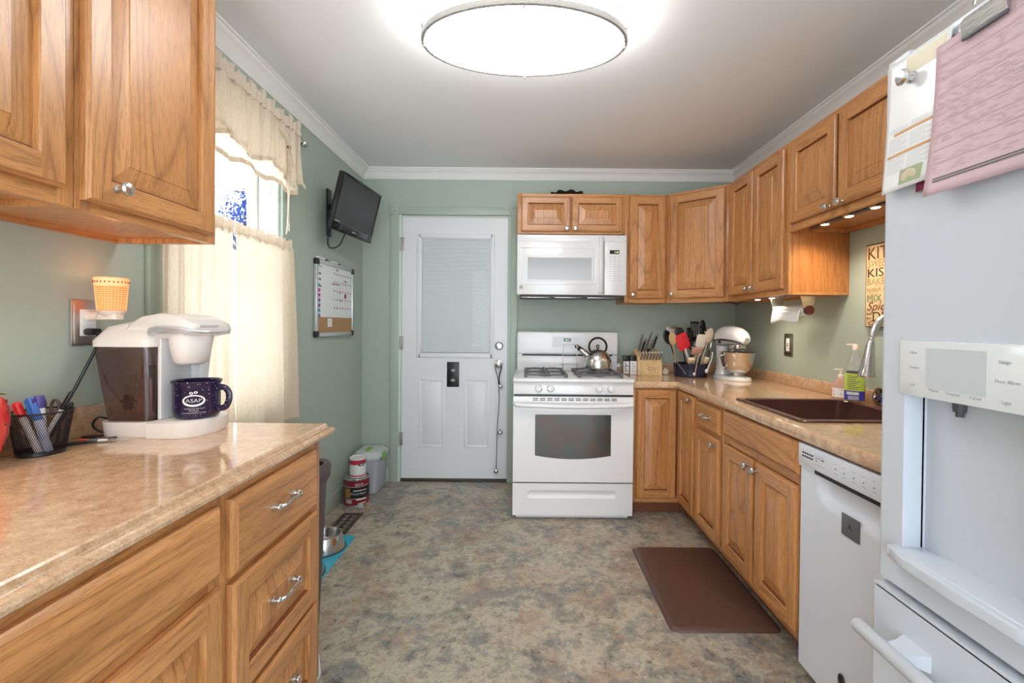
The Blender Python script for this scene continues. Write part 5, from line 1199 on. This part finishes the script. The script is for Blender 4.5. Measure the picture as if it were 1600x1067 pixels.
for q in range(7):
    zz = 1.435-q*.031; m_ = cols[(1, 3, 3, 4, 4, 1, 4)[q]]
    M = Matrix.Translation((xw, wy0+.045, zz)) @ Matrix.Rotation(pi/2, 4, 'Y'); b = B(); b.lathe([(0, 0), (.011, 0), (.011, .004), (.009, .005), (0, .005)], seg=16, M=M)
    b.build('button_magnet', m_, label=('teal', 'upper magenta', 'lower magenta', 'upper purple', 'middle purple', 'lower teal', 'lowest purple')[q]+' round magnet in the column on the calendar whiteboard', cat='magnet', group='round magnets on the whiteboard')
M = Matrix.Translation((xw, 3.215, 1.388)) @ Matrix.Rotation(pi/2, 4, 'Y'); B().lathe([(0, 0), (.013, 0), (.013, .004), (0, .005)], seg=18, M=M, sx=1.3).build('button_magnet', mat('magnet_dark_red', (.28, .01, .03), .4), label='large dark red magnet in the middle of the whiteboard calendar', cat='magnet')
nt_ = root('note_card', (xw+.003, 2.96, 1.175), 'small white note pinned to the cork strip of the whiteboard', 'note')
B().box(xw+.0012, xw+.0020, 2.93, 2.995, 1.178, 1.232).build('card', PAPER, nt_)
b = B()
for q in range(3): b.box(xw+.0020, xw+.0026, 2.945, 2.980-(q*.006), 1.215-q*.010, 1.217-q*.010)
b.build('writing', LGREY, nt_)
for y0__, y1__, z_, lb in ((2.79, 2.925, 1.598, 'white dry-erase marker with black cap lying on the left top edge of the whiteboard'), (3.00, 3.125, 1.5965, 'white dry-erase marker with black cap lying near the middle of the whiteboard top')):
    r_ = root('dry_erase_marker', (xw, (y0__+y1__)/2, z_-.003), lb, 'marker', 'markers on the whiteboard')
    b = B(); b.cyl((xw-.004, y0__, z_+.003), (xw-.004, y1__-.03, z_+.003), .0075, seg=12); b.build('barrel', WHITE2, r_)
    b = B(); b.cyl((xw-.004, y1__-.032, z_+.003), (xw-.004, y1__, z_+.003), .0082, .006, 12); b.build('cap', BLACK, r_)
# ------------------------------------------------------------------ left counter
ZL = .8705
cm = root('coffee_maker', (-1.06, 1.41, ZL), 'white single-serve coffee maker with a smoky water tank on the left counter', 'coffee maker')
x0, x1 = -1.212, -.925
def rrect(x0_, x1_, y0_, y1_, z_, r_=.02, n=4):
    out = []
    for cx_, cy_, a0 in ((x1_-r_, y1_-r_, 0), (x0_+r_, y1_-r_, 90), (x0_+r_, y0_+r_, 180), (x1_-r_, y0_+r_, 270)):
        for k_ in range(n+1): a = R(a0+90*k_/n); out.append((cx_+cos(a)*r_, cy_+sin(a)*r_, z_))
    return out
def dplate(e, z_):
    y0_, y1_ = 1.292+e, 1.492-e; cyc, rr_ = (y0_+y1_)/2, (y1_-y0_)/2
    return [(-1.065, y0_, z_), (-1.03, y0_, z_)]+[(-.990-e+(x1+.990)*cos(R(a)), cyc+rr_*sin(R(a)), z_) for a in range(-90, 91, 12)]+[(-1.03, y1_, z_), (-1.065, y1_, z_)]
b = B(); b.loft([dplate(.002, ZL), dplate(0, ZL+.006), dplate(0, ZL+.042), dplate(.006, ZL+.046)]); b.build('drip_base', OFFW, cm, sharp=40)
b = B(); b.loft([rrect(x0+.005, -1.068, 1.305, 1.50, ZL, .03), rrect(x0+.003, -1.068, 1.303, 1.50, ZL+.004, .03), rrect(x0, -1.068, 1.300, 1.50, ZL+.044, .03)]); b.build('tank_base', OFFW, cm, sharp=40)
b = B(); b.box(-1.0655, -1.0525, 1.332, 1.488, ZL+.046, ZL+.300, .005); b.loft([rrect(-1.060, r_, 1.449, 1.488, ZL+z_, .012) for r_, z_ in ((-1.020, .046), (-1.018, .16), (-1.008, .24), (-.995, .300))]); b.build('column', mat('pearl_grey_plastic', (.66, .66, .67), .25), cm, sharp=40)
b = B(); b.loft([rrect(x0+.006, -1.070, 1.315, 1.480, ZL+.045, .025), rrect(x0-.008, -1.066, 1.308, 1.490, ZL+.15, .025), rrect(x0-.020, -1.062, 1.300, 1.495, ZL+.262, .025)]); b.build('water_tank', SMOKE, cm, sharp=40)
b = B(); b.box(-1.14, -1.085, 1.40, 1.46, ZL+.05, ZL+.17, .01); b.box(-1.18, -1.155, 1.35, 1.36, ZL+.07, ZL+.115, .004); b.box(-1.19, -1.145, 1.35, 1.36, ZL+.092, ZL+.10, .003); b.box(-1.135, -1.110, 1.36, 1.39, ZL+.16, ZL+.20, .004); b.cyl((-1.11, 1.42, ZL+.17), (-1.11, 1.42, ZL+.245), .012, seg=10)
b.build('tank_filter', mat('dark_brown_insert', (.05, .03, .028), .5), cm)
b = B(); b.loft([rrect(x0-.023, -1.058, 1.297, 1.498, ZL+.258, .028), rrect(x0-.022, -1.056, 1.296, 1.498, ZL+.275, .028), rrect(x0+.0, -1.070, 1.320, 1.490, ZL+.315, .028), rrect(x0+.05, -1.09, 1.360, 1.460, ZL+.332, .025)]); b.build('tank_lid', OFFW, cm, sharp=40)
# brewing head: profile in x-z lofted through y
hp = lambda s_: [(-1.155, ZL+.270*s_+.30*(1-s_)), (-1.135, ZL+.325), (-1.10, ZL+.345), (-1.05, ZL+.355), (-1.02, ZL+.353), (-.985, ZL+.344), (-.952, ZL+.325), (-.945, ZL+.308), (-.95, ZL+.292*s_+.30*(1-s_)), (-.98, ZL+.286*s_+.31*(1-s_)), (-1.05, ZL+.280*s_+.31*(1-s_))]
b = B(); rings = []
for y, s_ in ((1.315, .0), (1.320, .75), (1.335, 1), (1.39, 1.02), (1.46, 1), (1.484, .75), (1.490, 0)):
    k_ = 1-.10*(1-min(1, s_)); cx_ = -1.03; cz_ = ZL+.31
    rings.append([(cx_+(px-cx_)*k_, y, cz_+(pz-cz_)*k_) for px, pz in hp(min(1, s_))])
b.loft(rings); b.build('brew_head', OFFW, cm, sharp=60)
b = B(); b.loft([[(-1.000+rx*cos(2*pi*q/32), 1.380+ry*sin(2*pi*q/32), ZL+z_) for q in range(32)] for rx, ry, z_ in ((.024, .034, .204), (.040, .050, .212), (.046, .062, .255), (.050, .066, .300))]); b.build('pod_holder', OFFW, cm, sharp=60)
b = B()
hand = spline([(-1.066, 1.312, ZL+.296), (-1.045, 1.298, ZL+.306), (-1.00, 1.292, ZL+.307), (-.955, 1.298, ZL+.304), (-.925, 1.325, ZL+.302), (-.915, 1.370, ZL+.301), (-.922, 1.42, ZL+.302), (-.95, 1.452, ZL+.304), (-1.03, 1.460, ZL+.308)], 5)
n_ = len(hand); b.tube(hand, [.004+.010*max(0, 1-i/(n_*.45))*(1 if i > 2 else .5) for i in range(n_)], 8, flat=1); b.build('lift_handle', mat('silver_handle', (.62, .64, .68), .25, .6), cm)
b = B(); b.box(-.965, -.945, 1.34, 1.42, ZL+.316, ZL+.323, .002); b.build('brew_buttons', GREYP, cm)

mg_ = root('coffee_mug', (-.987, 1.385, .918), 'dark navy speckled enamel mug with white lettering standing on the coffee maker tray', 'mug')
mc = (-.987, 1.385); mr = .0605
b = B(); b.lathe([(0, .0), (mr-.008, 0), (mr-.002, .006), (mr, .02), (mr, .098), (mr+.005, .106), (mr+.004, .109), (mr-.003, .104), (mr-.004, .02), (mr-.01, .008), (0, .006)], c=(mc[0], mc[1], .918), seg=48); b.build('body', NAVY, mg_, sharp=50)
b = B(); b.tube(spline([(mc[0]+mr-.004, mc[1], .918+.084), (mc[0]+mr+.018, mc[1], .918+.088), (mc[0]+mr+.034, mc[1], .918+.075), (mc[0]+mr+.036, mc[1], .918+.050), (mc[0]+mr+.024, mc[1], .918+.028), (mc[0]+mr-.002, mc[1], .918+.024)], 5), .0062, 10, flat=1.5); b.build('handle', NAVY, mg_)
def bend(v, z0_=.0, a0=-62, r_=None):
    r_ = r_ or mr+.0006
    a = R(a0)+v.x/r_; return (mc[0]+r_*cos(a), mc[1]+r_*sin(a), .918+z0_+v.y)
b = B()
for s_, h_, z_ in (('ASAP', .0150, .0500), ('Emergency Service', .0055, .0300), ('24 Hours', .0055, .0240), ('Plumbing Heating Cooling', .0050, .0180)):
    b.text(s_, h_, Matrix.Identity(4), 0, align='CENTER', depth=.0001, sx=1.15, fn=lambda v, z_=z_: bend(v, z_))
b.build('lettering', mat('white_print', (.85, .85, .87), .4), mg_, recalc=False)
b = B(); n = 40
def ringpt(q, rx, ry, cz_): a = 2*pi*q/n; return bend(V((rx*cos(a), cz_+ry*sin(a), 0)), 0)
b._add([ringpt(q, .0235, .0125, .0555) for q in range(n)]+[ringpt(q, .0285, .0170, .0545) for q in range(n)], [(q, (q+1) % n, n+(q+1) % n, n+q) for q in range(n)], 0)
for cx_, cz_ in ((-.006, .0765), (.005, .0785)):
    m_ = 16; b._add([bend(V((cx_+.0022*cos(2*pi*q/m_), cz_+.0018*sin(2*pi*q/m_), 0)), 0) for q in range(m_)]+[bend(V((cx_+.0048*cos(2*pi*q/m_), cz_+.0036*sin(2*pi*q/m_), 0)), 0) for q in range(m_)], [(q, (q+1) % m_, m_+(q+1) % m_, m_+q) for q in range(m_)], 0)
b.build('emblem', bpy.data.materials['white_print'], mg_, recalc=False)

# outlet with the plug-in warmer
ol = root('wall_outlet', (XL, 1.333, 1.13), 'metal-framed double outlet plate on the left wall behind the coffee maker', 'outlet')
b = B(); ring_rect(b, 0, 0, 0, 0, 0, 0, 0) if False else None
b.box(XL+.0005, XL+.006, 1.288, 1.378, 1.130, 1.262, .003); b.box(XL+.005, XL+.009, 1.294, 1.372, 1.136, 1.256, .003); b.build('plate', mat('satin_silver_plate', (.55, .50, .47), .3, .9), ol)
b = B(); b.box(XL+.008, XL+.012, 1.310, 1.356, 1.158, 1.234, .001); b.build('socket', WHITE2, ol)
b = B(); b.box(XL+.012, XL+.038, 1.314, 1.350, 1.160, 1.180, .006); b.tube(spline([(XL+.036, 1.330, 1.168), (XL+.052, 1.322, 1.145), (XL+.045, 1.295, 1.08), (XL+.032, 1.262, 1.00), (XL+.030, 1.235, .965), (XL+.045, 1.215, .91), (XL+.055, 1.205, .878), (XL+.075, 1.225, .8745), (XL+.11, 1.262, .8745), (XL+.13, 1.29, .8745)]), .0042, 8)
b.build('power_cord', BLACK, cm)
b = B(); b.tube(spline([(-1.205, 1.34, .876), (-1.228, 1.325, .885), (-1.235, 1.315, .905), (-1.222, 1.318, .925), (-1.210, 1.335, .918)]), .003, 8)
b.tube(spline([(-1.20, 1.31, .8745), (-1.232, 1.298, .8755), (-1.236, 1.285, .876), (-1.20, 1.285, .876)]), .003, 8); b.build('coiled_cord', BLACK, label='short loop of black cord beside the coffee maker base', cat='cord')
pw = root('plug_in_warmer', (XL+.07, 1.335, 1.19), 'glowing orange woven plug-in wax warmer on the left wall outlet', 'wax warmer')
wc = (XL+.076, 1.335)
b = B(); b.cyl((XL+.012, 1.335, 1.216), (XL+.045, 1.335, 1.216), .015, .012, 16); b.loft([rrect(wc[0]-.036, wc[0]+.026, wc[1]-.018, wc[1]+.018, z_, .012) for z_ in (1.206, 1.220)]); b.loft([[(wc[0]+r_*cos(2*pi*q/20), wc[1]+r_*sin(2*pi*q/20), z_) for q in range(20)] for r_, z_ in ((.016, 1.212), (.030, 1.224), (.034, 1.232))]); b.build('plug_body', mat('warmer_cream', (.80, .66, .56), .35), pw)
WV = mat('lit_woven_shade', (.85, .30, .08), .6, emit=.38, ecol=(1, .12, .015)); WV2 = mat('woven_strand', (.95, .62, .35), .6, emit=.5, ecol=(1, .40, .12))
b = B(); b.lathe([(.0320, 1.232), (.0340, 1.262), (.0370, 1.300), (.0385, 1.322), (.0365, 1.322), (.0315, 1.234)], c=(wc[0], wc[1], 0), seg=36); b.build('shade', WV, pw)
b = B()
for q in range(11):
    z_ = 1.238+q*.0062; rr = .0326+(z_-1.232)*.072; b.tube([(wc[0]+rr*cos(2*pi*t/30), wc[1]+rr*sin(2*pi*t/30), z_+.0006*sin(t*7+q)) for t in range(30)], .0008, 4, closed=True)
for q in range(30):
    a = 2*pi*q/30; b.tube([(wc[0]+.0326*cos(a), wc[1]+.0326*sin(a), 1.233), (wc[0]+.0376*cos(a), wc[1]+.0376*sin(a), 1.302)], .0006, 4)
b.build('weave', WV2, pw)
b = B(); b.lathe([(.0375, 1.302), (.0390, 1.304), (.0402, 1.324), (.0385, 1.326), (.0370, 1.304)], c=(wc[0], wc[1], 0), seg=36)
for q in range(26): a = 2*pi*q/26; b.ell((wc[0]+.0398*cos(a), wc[1]+.0398*sin(a), 1.313), (.0018, .0018, .003), 8, 6, 1)
b.build('rim_band', [WV2, mat('rim_dots', (.35, .10, .02), .5)], pw)
lamp('POINT', 'warmer_glow', (wc[0], wc[1], 1.335), .10, (1, .5, .22), pw, .02)

# pen cup
pc = root('pen_cup', (-1.204, 1.145, ZL), 'black wire mesh pen cup on the left counter holding markers and pens', 'pen cup')
mesh = bpy.data.materials.new('black_wire_mesh'); mesh.use_nodes = True; nt = mesh.node_tree; p_ = nt.nodes['Principled BSDF']; p_.inputs['Base Color'].default_value = (.02, .012, .014, 1); p_.inputs['Metallic'].default_value = .3; p_.inputs['Roughness'].default_value = .4
b = B(); cx_, cy_ = -1.204, 1.145
rc_ = lambda z_: .044+(z_/.105)*.015
n = 84
for q in range(n):
    a = 2*pi*q/n
    for s_ in (1, -1):
        b.tube([(cx_+rc_(z_)*cos(a+s_*z_*8), cy_+rc_(z_)*sin(a+s_*z_*8), ZL+z_) for z_ in (.004, .030, .055, .080, .103)], .00058, 4)
b.build('mesh_wall', mesh, pc, sharp=180)
B().lathe([(0, 0), (.044, 0), (.0455, .002), (.0455, .010), (.0435, .010), (.0435, .003), (0, .003)], c=(cx_, cy_, ZL), seg=36).build('base', BLACK, pc)
B().tube([(cx_+.0592*cos(2*pi*q/36), cy_+.0592*sin(2*pi*q/36), ZL+.105) for q in range(36)], .0022, 8, closed=True).build('rim', BLACK, pc)
def pen(name, b0, t0, r_, m_, label, capm=None, capfrac=.35, cat='pen', top=True):
    p0, p1 = V(b0)-V((.018, 0, 0)), V(t0)-V((.018, 0, 0)); rt_ = root(name, p0, label, cat, 'pens and markers in the mesh cup'); d = p1-p0
    b = B(); b.cyl(p0, p0+d*(1-capfrac), r_*.9, r_*.92, 12); b.build('barrel', m_, rt_)
    b = B(); b.tube([p0+d*(1-capfrac), p0+d*.97, p1], [r_, r_, r_*.8], 12)
    if capm: b.tube([p0+d*.96+V((0, -r_*1.3, 0)), p0+d*(1-capfrac*.8)+V((0, -r_*1.3, 0))], r_*.25, 6)
    b.build('cap', capm or m_, rt_); return rt_
zb_ = ZL+.006
pen('marker', (-1.170, 1.125, zb_), (-1.232, 1.130, ZL+.128), .0085, PAPER, 'red-capped highlighter leaning left in the pen cup', RED, .30, 'marker')
pen('marker', (-1.162, 1.140, zb_), (-1.203, 1.135, ZL+.140), .010, mat('white_blue_barrel', (.60, .66, .85), .35), 'thick blue-capped dry-erase marker in the pen cup', mat('marker_blue', (.04, .16, .55), .35), .42, 'marker')
pen('marker', (-1.190, 1.155, zb_), (-1.192, 1.145, ZL+.143), .011, PAPER, 'fat purple-capped marker standing in the pen cup', mat('marker_violet', (.08, .06, .28), .35), .22, 'marker')
pen('pen', (-1.200, 1.150, zb_), (-1.133, 1.170, ZL+.150), .0055, GREYP, 'tall black-capped pen leaning right in the pen cup', BLACK, .30)
pen('pen', (-1.205, 1.165, zb_), (-1.143, 1.180, ZL+.120), .005, BLACK, 'short black pen behind the tall pen in the cup', BLACK, .3)
sc = root('scissors', (-1.215, 1.145, zb_), 'scissors with dark oval handles standing behind the red highlighter in the cup', 'scissors')
b = B(); b.tube([(-1.222+.012*cos(2*pi*q/20), 1.160, ZL+.118+.020*sin(2*pi*q/20)) for q in range(20)], .0035, 8, closed=True); b.tube([(-1.189+.010*cos(2*pi*q/20), 1.165, ZL+.112+.018*sin(2*pi*q/20)) for q in range(20)], .0035, 8, closed=True); b.build('handles', mat('dark_handle', (.08, .05, .05), .4), sc)
b = B(); b.box(-1.216, -1.206, 1.158, 1.160, zb_, ZL+.10); b.build('blades', STEEL, sc)

# strawberry shaped jar at the picture's left edge
sb = root('strawberry_ornament', (-1.189, .985, ZL), 'glossy red strawberry-shaped ornament with dark seeds at the far left of the counter', 'ornament')
prof_ = [(0, .0), (.020, .002), (.034, .018), (.047, .045), (.056, .08), (.0595, .11), (.058, .135), (.050, .158), (.034, .172), (.012, .176), (0, .175)]
b = B(); b.lathe(prof_, c=(-1.189, .985, ZL), seg=36); b.build('body', mat('glossy_red_ceramic', (.62, .03, .025), .15, coat=.5), sb, sharp=80)
b = B()
for q in range(60):
    t_ = .12+.8*random.random(); z_ = t_*.165; a = q*2.399
    for k_ in range(len(prof_)-1):
        if prof_[k_][1] <= z_ <= prof_[k_+1][1]: f_ = (z_-prof_[k_][1])/(prof_[k_+1][1]-prof_[k_][1]); rr = prof_[k_][0]+f_*(prof_[k_+1][0]-prof_[k_][0]); break
    b.ell((-1.189+rr*cos(a), .985+rr*sin(a), ZL+z_), (.0022, .0022, .004), 8, 6)
b.build('seeds', mat('dark_seed', (.10, .03, .01), .4), sb)
b = B()
for q in range(7):
    a = 2*pi*q/7; b._add([(-1.189, .985, ZL+.180), (-1.189+.03*cos(a-.3), .985+.03*sin(a-.3), ZL+.176), (-1.189+.052*cos(a), .985+.052*sin(a), ZL+.165), (-1.189+.03*cos(a+.3), .985+.03*sin(a+.3), ZL+.176)], [(0, 1, 2, 3)])
b.build('leaves', GREEN, sb, recalc=False, solid=.002)
gp = root('glue_pen', (-1.16, 1.262, ZL), 'clear thin pen with a bright red tip lying beside the coffee maker base', 'pen')
b = B(); b.cyl((-1.185, 1.245, ZL+.006), (-1.085, 1.270, ZL+.006), .0045, seg=12); b.build('barrel', CLEAR, gp)
b = B(); b.tube([(-1.207, 1.2395, ZL+.006), (-1.200, 1.2412, ZL+.006), (-1.184, 1.2452, ZL+.006)], [.0025, .006, .005], 12); b.build('tip', mat('red_orange_tip', (.80, .08, .04), .35), gp)
b = B(); b.cyl((-1.160, 1.2513, ZL+.006), (-1.140, 1.2563, ZL+.006), .0036, seg=10); b.build('insert', WHITE2, gp)

# ------------------------------------------------------------------ floor things on the left
tx, ty = -1.018, 1.770
tc_ = root('trash_can', (tx, ty, FZ), 'brown plastic trash can standing between the left cabinets and the wall', 'trash can')
R4 = lambda w2, d2, z_: rrect(tx-w2, tx+w2, ty-d2, ty+d2, z_, .05)
b = B(); b.loft([R4(.190, .115, FZ+.0), R4(.194, .120, FZ+.01), R4(.217, .138, .590), R4(.214, .139, .595), R4(.205, .130, .595), R4(.170, .112, FZ+.03)]); b.build('bin', CANBR, tc_, sharp=40)
b = B(); b.loft([R4(.215, .140, .555), R4(.226, .149, .580), R4(.229, .151, .625), R4(.222, .145, .637), R4(.207, .132, .632), R4(.204, .129, .590)]); b.build('rim_collar', CANBR, tc_, sharp=40)
b = B(); b.loft([R4(.206, .131, .614), R4(.200, .127, .620), R4(.14, .09, .608)]); b.build('swing_lid', BLACK, tc_, sharp=40)
pb = B()
def crum(u, v):
    a = 2*pi*u; rr = .034*(1+.25*sin(3*a+5*v)+.12*sin(7*a)); return (-.728+rr*cos(a)*(1-.3*v)*.8, 1.565+rr*.9*sin(a)*(1-.3*v), FZ+.001+.20*v+.008*sin(5*a))
pb.grid(crum, 36, 8); pb.build('plastic_bag', mat('white_bag', (.80, .80, .82), .4, trans=.2), label='crumpled white plastic bag on the floor at the end of the left cabinets', cat='bag', sharp=180, solid=.0006)

bm2 = B(); bm2.loft([rrect(-1.255, -.968, 2.14, 2.66, z_, .04) for z_ in (FZ+.0005, FZ+.004)]); bm2.build('feeding_mat', MATBL, label='turquoise rubber feeding mat on the floor under two pet bowls', cat='mat')
for y, lb in ((2.50, 'stainless steel pet bowl at the far end of the turquoise mat'), (2.235, 'stainless steel pet bowl at the near end of the turquoise mat')):
    r_ = root('pet_bowl', (-1.088, y, FZ+.004), lb, 'pet bowl', 'pet bowls on the turquoise mat'); z_ = FZ+.004
    b = B(); b.lathe([(.112, 0), (.113, .004), (.090, .078), (.088, .082), (.084, .080), (.074, .030), (.060, .020), (0, .018)], c=(-1.088, y, z_), seg=40); b.build('bowl', STEEL, r_, sharp=50)
    b = B(); b.lathe([(.108, 0), (.1145, 0), (.1145, .008), (.108, .008)], c=(-1.088, y, z_), seg=40); b.build('rubber_ring', DGREY, r_)

fv = root('floor_vent', (-1.10, 2.82, FZ), 'dark metal floor vent with scrolled grille on the floor by the left wall', 'vent')
b = B(); b.box(-1.150, -1.052, 2.69, 2.96, FZ+.0003, FZ+.0015); b.build('dark_opening', BLACK, fv)
b = B(); vz0, vz1 = FZ+.0005, FZ+.006; vx0, vx1, vy0, vy1 = -1.165, -1.038, 2.678, 2.972
b.box(vx0, vx0+.018, vy0, vy1, vz0, vz1, .002); b.box(vx1-.018, vx1, vy0, vy1, vz0, vz1, .002); b.box(vx0, vx1, vy0, vy0+.018, vz0, vz1, .002); b.box(vx0, vx1, vy1-.018, vy1, vz0, vz1, .002); b.build('frame', mat('bronze_vent', (.12, .10, .08), .4, .6), fv)
b = B()
for q in range(5):
    for c_ in (-1, 1):
        y = 2.722+q*.049; x = -1.1015+c_*.022
        b.tube([(x+(.004+.0022*t*.5)*cos(t*.62)*c_, y+(.004+.0022*t*.5)*sin(t*.62), FZ+.004) for t in range(15)], .0022, 5)
for q in range(11): b.box(-1.148, -1.055, 2.70+q*.0245, 2.7025+q*.0245, FZ+.0018, FZ+.004)
b.build('scrollwork', mat('worn_bronze', (.30, .26, .21), .4, .5), fv)

# paint cans
pcx, pcy = -1.148, 3.150
p1 = root('paint_can', (pcx, pcy, FZ), 'large maroon can of wood stain on the floor by the left wall', 'paint can')
b = B(); b.lathe([(.082, 0), (.084, .002), (.084, .008), (.0825, .010), (.0825, .178), (.084, .180), (.084, .188), (.080, .189), (.080, .184), (.072, .183), (.070, .186), (0, .186)], c=(pcx, pcy, FZ), seg=48); b.build('can', STEEL, p1)
ca = math.atan2(-pcy, -pcx)
def wrapc(v, r_, z_, c=(pcx, pcy), a0=ca+R(6)): a = a0+v.x/r_; return (c[0]+r_*cos(a), c[1]+r_*sin(a), FZ+z_+v.y)
def bandc(b, r_, z0_, z1_, mi, a0=-180, a1=180, c=(pcx, pcy)): b.grid(lambda u, v: (c[0]+r_*cos(ca+R(a0+(a1-a0)*u)), c[1]+r_*sin(ca+R(a0+(a1-a0)*u)), FZ+z0_+(z1_-z0_)*v), max(4, int((a1-a0)/8)), 1, mi)
b = B(); bandc(b, .0829, .011, .177, 0); bandc(b, .0832, .060, .132, 1, -95, 75); bandc(b, .0834, .066, .126, 3, -62, -30); bandc(b, .0834, .135, .137, 2, -95, 80); bandc(b, .0834, .056, .0575, 2, -90, 20); bandc(b, .0834, .108, .113, 2, -15, 48); bandc(b, .0834, .019, .029, 4, 5, 45)
for q in range(4): bandc(b, .0834, .046-q*.006, .0485-q*.006, 2, -55, -22)
bandc(b, .0834, .047, .056, 2, -2, 46)
b.text('BEHR', .024, Matrix.Identity(4), 2, align='LEFT', depth=.0001, fn=lambda v: wrapc(v*1.0, .0836, .142, a0=ca+R(-8)))
b.text('premium', .009, Matrix.Identity(4), 2, align='LEFT', depth=.0001, fn=lambda v: wrapc(v, .0836, .142, a0=ca+R(35)))
b.text('Wood Stain', .0225, Matrix.Identity(4), 2, align='LEFT', depth=.0001, fn=lambda v: wrapc(v, .0838, .083, a0=ca+R(-30)))
b.build('printed_label', [MAROON, BLACK, PAPER, mat('amber_wood_photo', (.35, .15, .04), .4), mat('tan_swatch', (.66, .45, .25), .5)], p1, recalc=False)
b = B(); b.tube(spline([(pcx-.085, pcy-.01, FZ+.150), (pcx-.092, pcy-.045, FZ+.10), (pcx-.095, pcy-.07, FZ+.05), (pcx-.088, pcy-.085, FZ+.02)]), .0015, 6); b.ell((pcx-.084, pcy-.005, FZ+.152), (.004, .008, .008), 10, 8); b.build('wire_handle', STEEL, p1)
qx, qy, qz = pcx+.006, pcy+.002, FZ+.187
p2 = root('paint_can', (qx, qy, qz), 'small white quart can with a red band, topmost of the two paint cans', 'paint can')
b = B(); b.lathe([(.052, 0), (.054, .002), (.054, .006), (.0525, .008), (.0525, .122), (.054, .124), (.054, .130), (.050, .131), (.050, .126), (.043, .125), (0, .126)], c=(qx, qy, qz), seg=40); b.build('can', mat('can_white', (.78, .78, .76), .3), p2)
b = B(); b.grid(lambda u, v: (qx+.0529*cos(2*pi*u), qy+.0529*sin(2*pi*u), qz+.088+.030*v), 40, 1, 0)
b2_ = B(); b2_.grid(lambda u, v: (qx+.0529*cos(2*pi*u), qy+.0529*sin(2*pi*u), qz+.009+.008*v), 40, 1, 0); b2_.build('base_band', CRIMSON, p2, recalc=False)
b.grid(lambda u, v: (qx+.0532*cos(ca+R(5+50*u)), qy+.0532*sin(ca+R(5+50*u)), qz+.079+.018*v), 8, 1, 1)
b.grid(lambda u, v: (qx+.0535*cos(ca+R(12+34*u)), qy+.0535*sin(ca+R(12+34*u)), qz+.086+.005*v), 8, 1, 2)
b.build('printed_label', [CRIMSON, BLACK, PAPER], p2, recalc=False)
b = B(); b.ell((-1.085, 3.045, FZ+.021), .021, 18, 12); b.build('toy_ball', mat('grey_fuzz', (.40, .42, .40), .8, bump=.6, bscale=300), label='small grey ball on the floor in front of the maroon can', cat='ball')

# storage bin
bx = root('storage_bin', (-1.155, 3.44, FZ), 'clear plastic storage bin with a frosted lid and green latches in the back left corner', 'storage bin')
R5 = lambda e, z_, r_=.03: rrect(-1.250+e, -1.055-e, 3.300+e, 3.578-e, z_, r_)
b = B(); b.loft([R5(.016, FZ+.001), R5(.014, FZ+.01), R5(.004, .222), R5(.007, .222), R5(.017, FZ+.010), R5(.05, FZ+.008)], caps=False); b.build('tub', FROST, bx, sharp=50)
b = B(); b.loft([R5(-.002, .215), R5(-.005, .220), R5(-.005, .236), R5(.0, .246), R5(.02, .256), R5(.022, .264), R5(.03, .266)]); b.build('lid', mat('translucent_lid', (.80, .84, .84), .3, trans=.3, ior=1.1), bx, sharp=50)
b = B(); b.loft([[(-1.155+.018*cos(2*pi*q/20), 3.42+.055*sin(2*pi*q/20), z_) for q in range(20)] for z_ in (.264, .274)]); b.build('lid_handle', GREEN, bx, label='lime green lid handle')
for y in (3.44,):
    b = B(); b.box(-1.053, -1.045, y-.045, y+.035, .190, .250, .003); b.build('latch', GREEN, bx, label='lime green latch')
    b = B(); b.box(-1.262, -1.254, y-.045, y+.035, .190, .250, .003); b.build('latch', GREEN, bx, label='lime green latch')
b = B(); b.cyl((-1.12, 3.42, FZ+.012), (-1.12, 3.42, FZ+.05), .045, .05, 24); b.build('food_tub', mat('beige_contents', (.50, .44, .36), .6), label='round beige tub inside the clear storage bin', cat='tub')

# anti-fatigue mat
b = B(); b.loft([rrect(.596+e, 1.048-e, 1.838+e, 2.540-e, z_, r_) for e, z_, r_ in ((0, FZ+.0005, .03), (0, FZ+.004, .03), (.012, FZ+.013, .028), (.022, FZ+.016, .025))])
b.build('floor_mat', MATBR, label='brown cushioned kitchen mat on the floor in front of the sink cabinet', cat='mat', sharp=60)
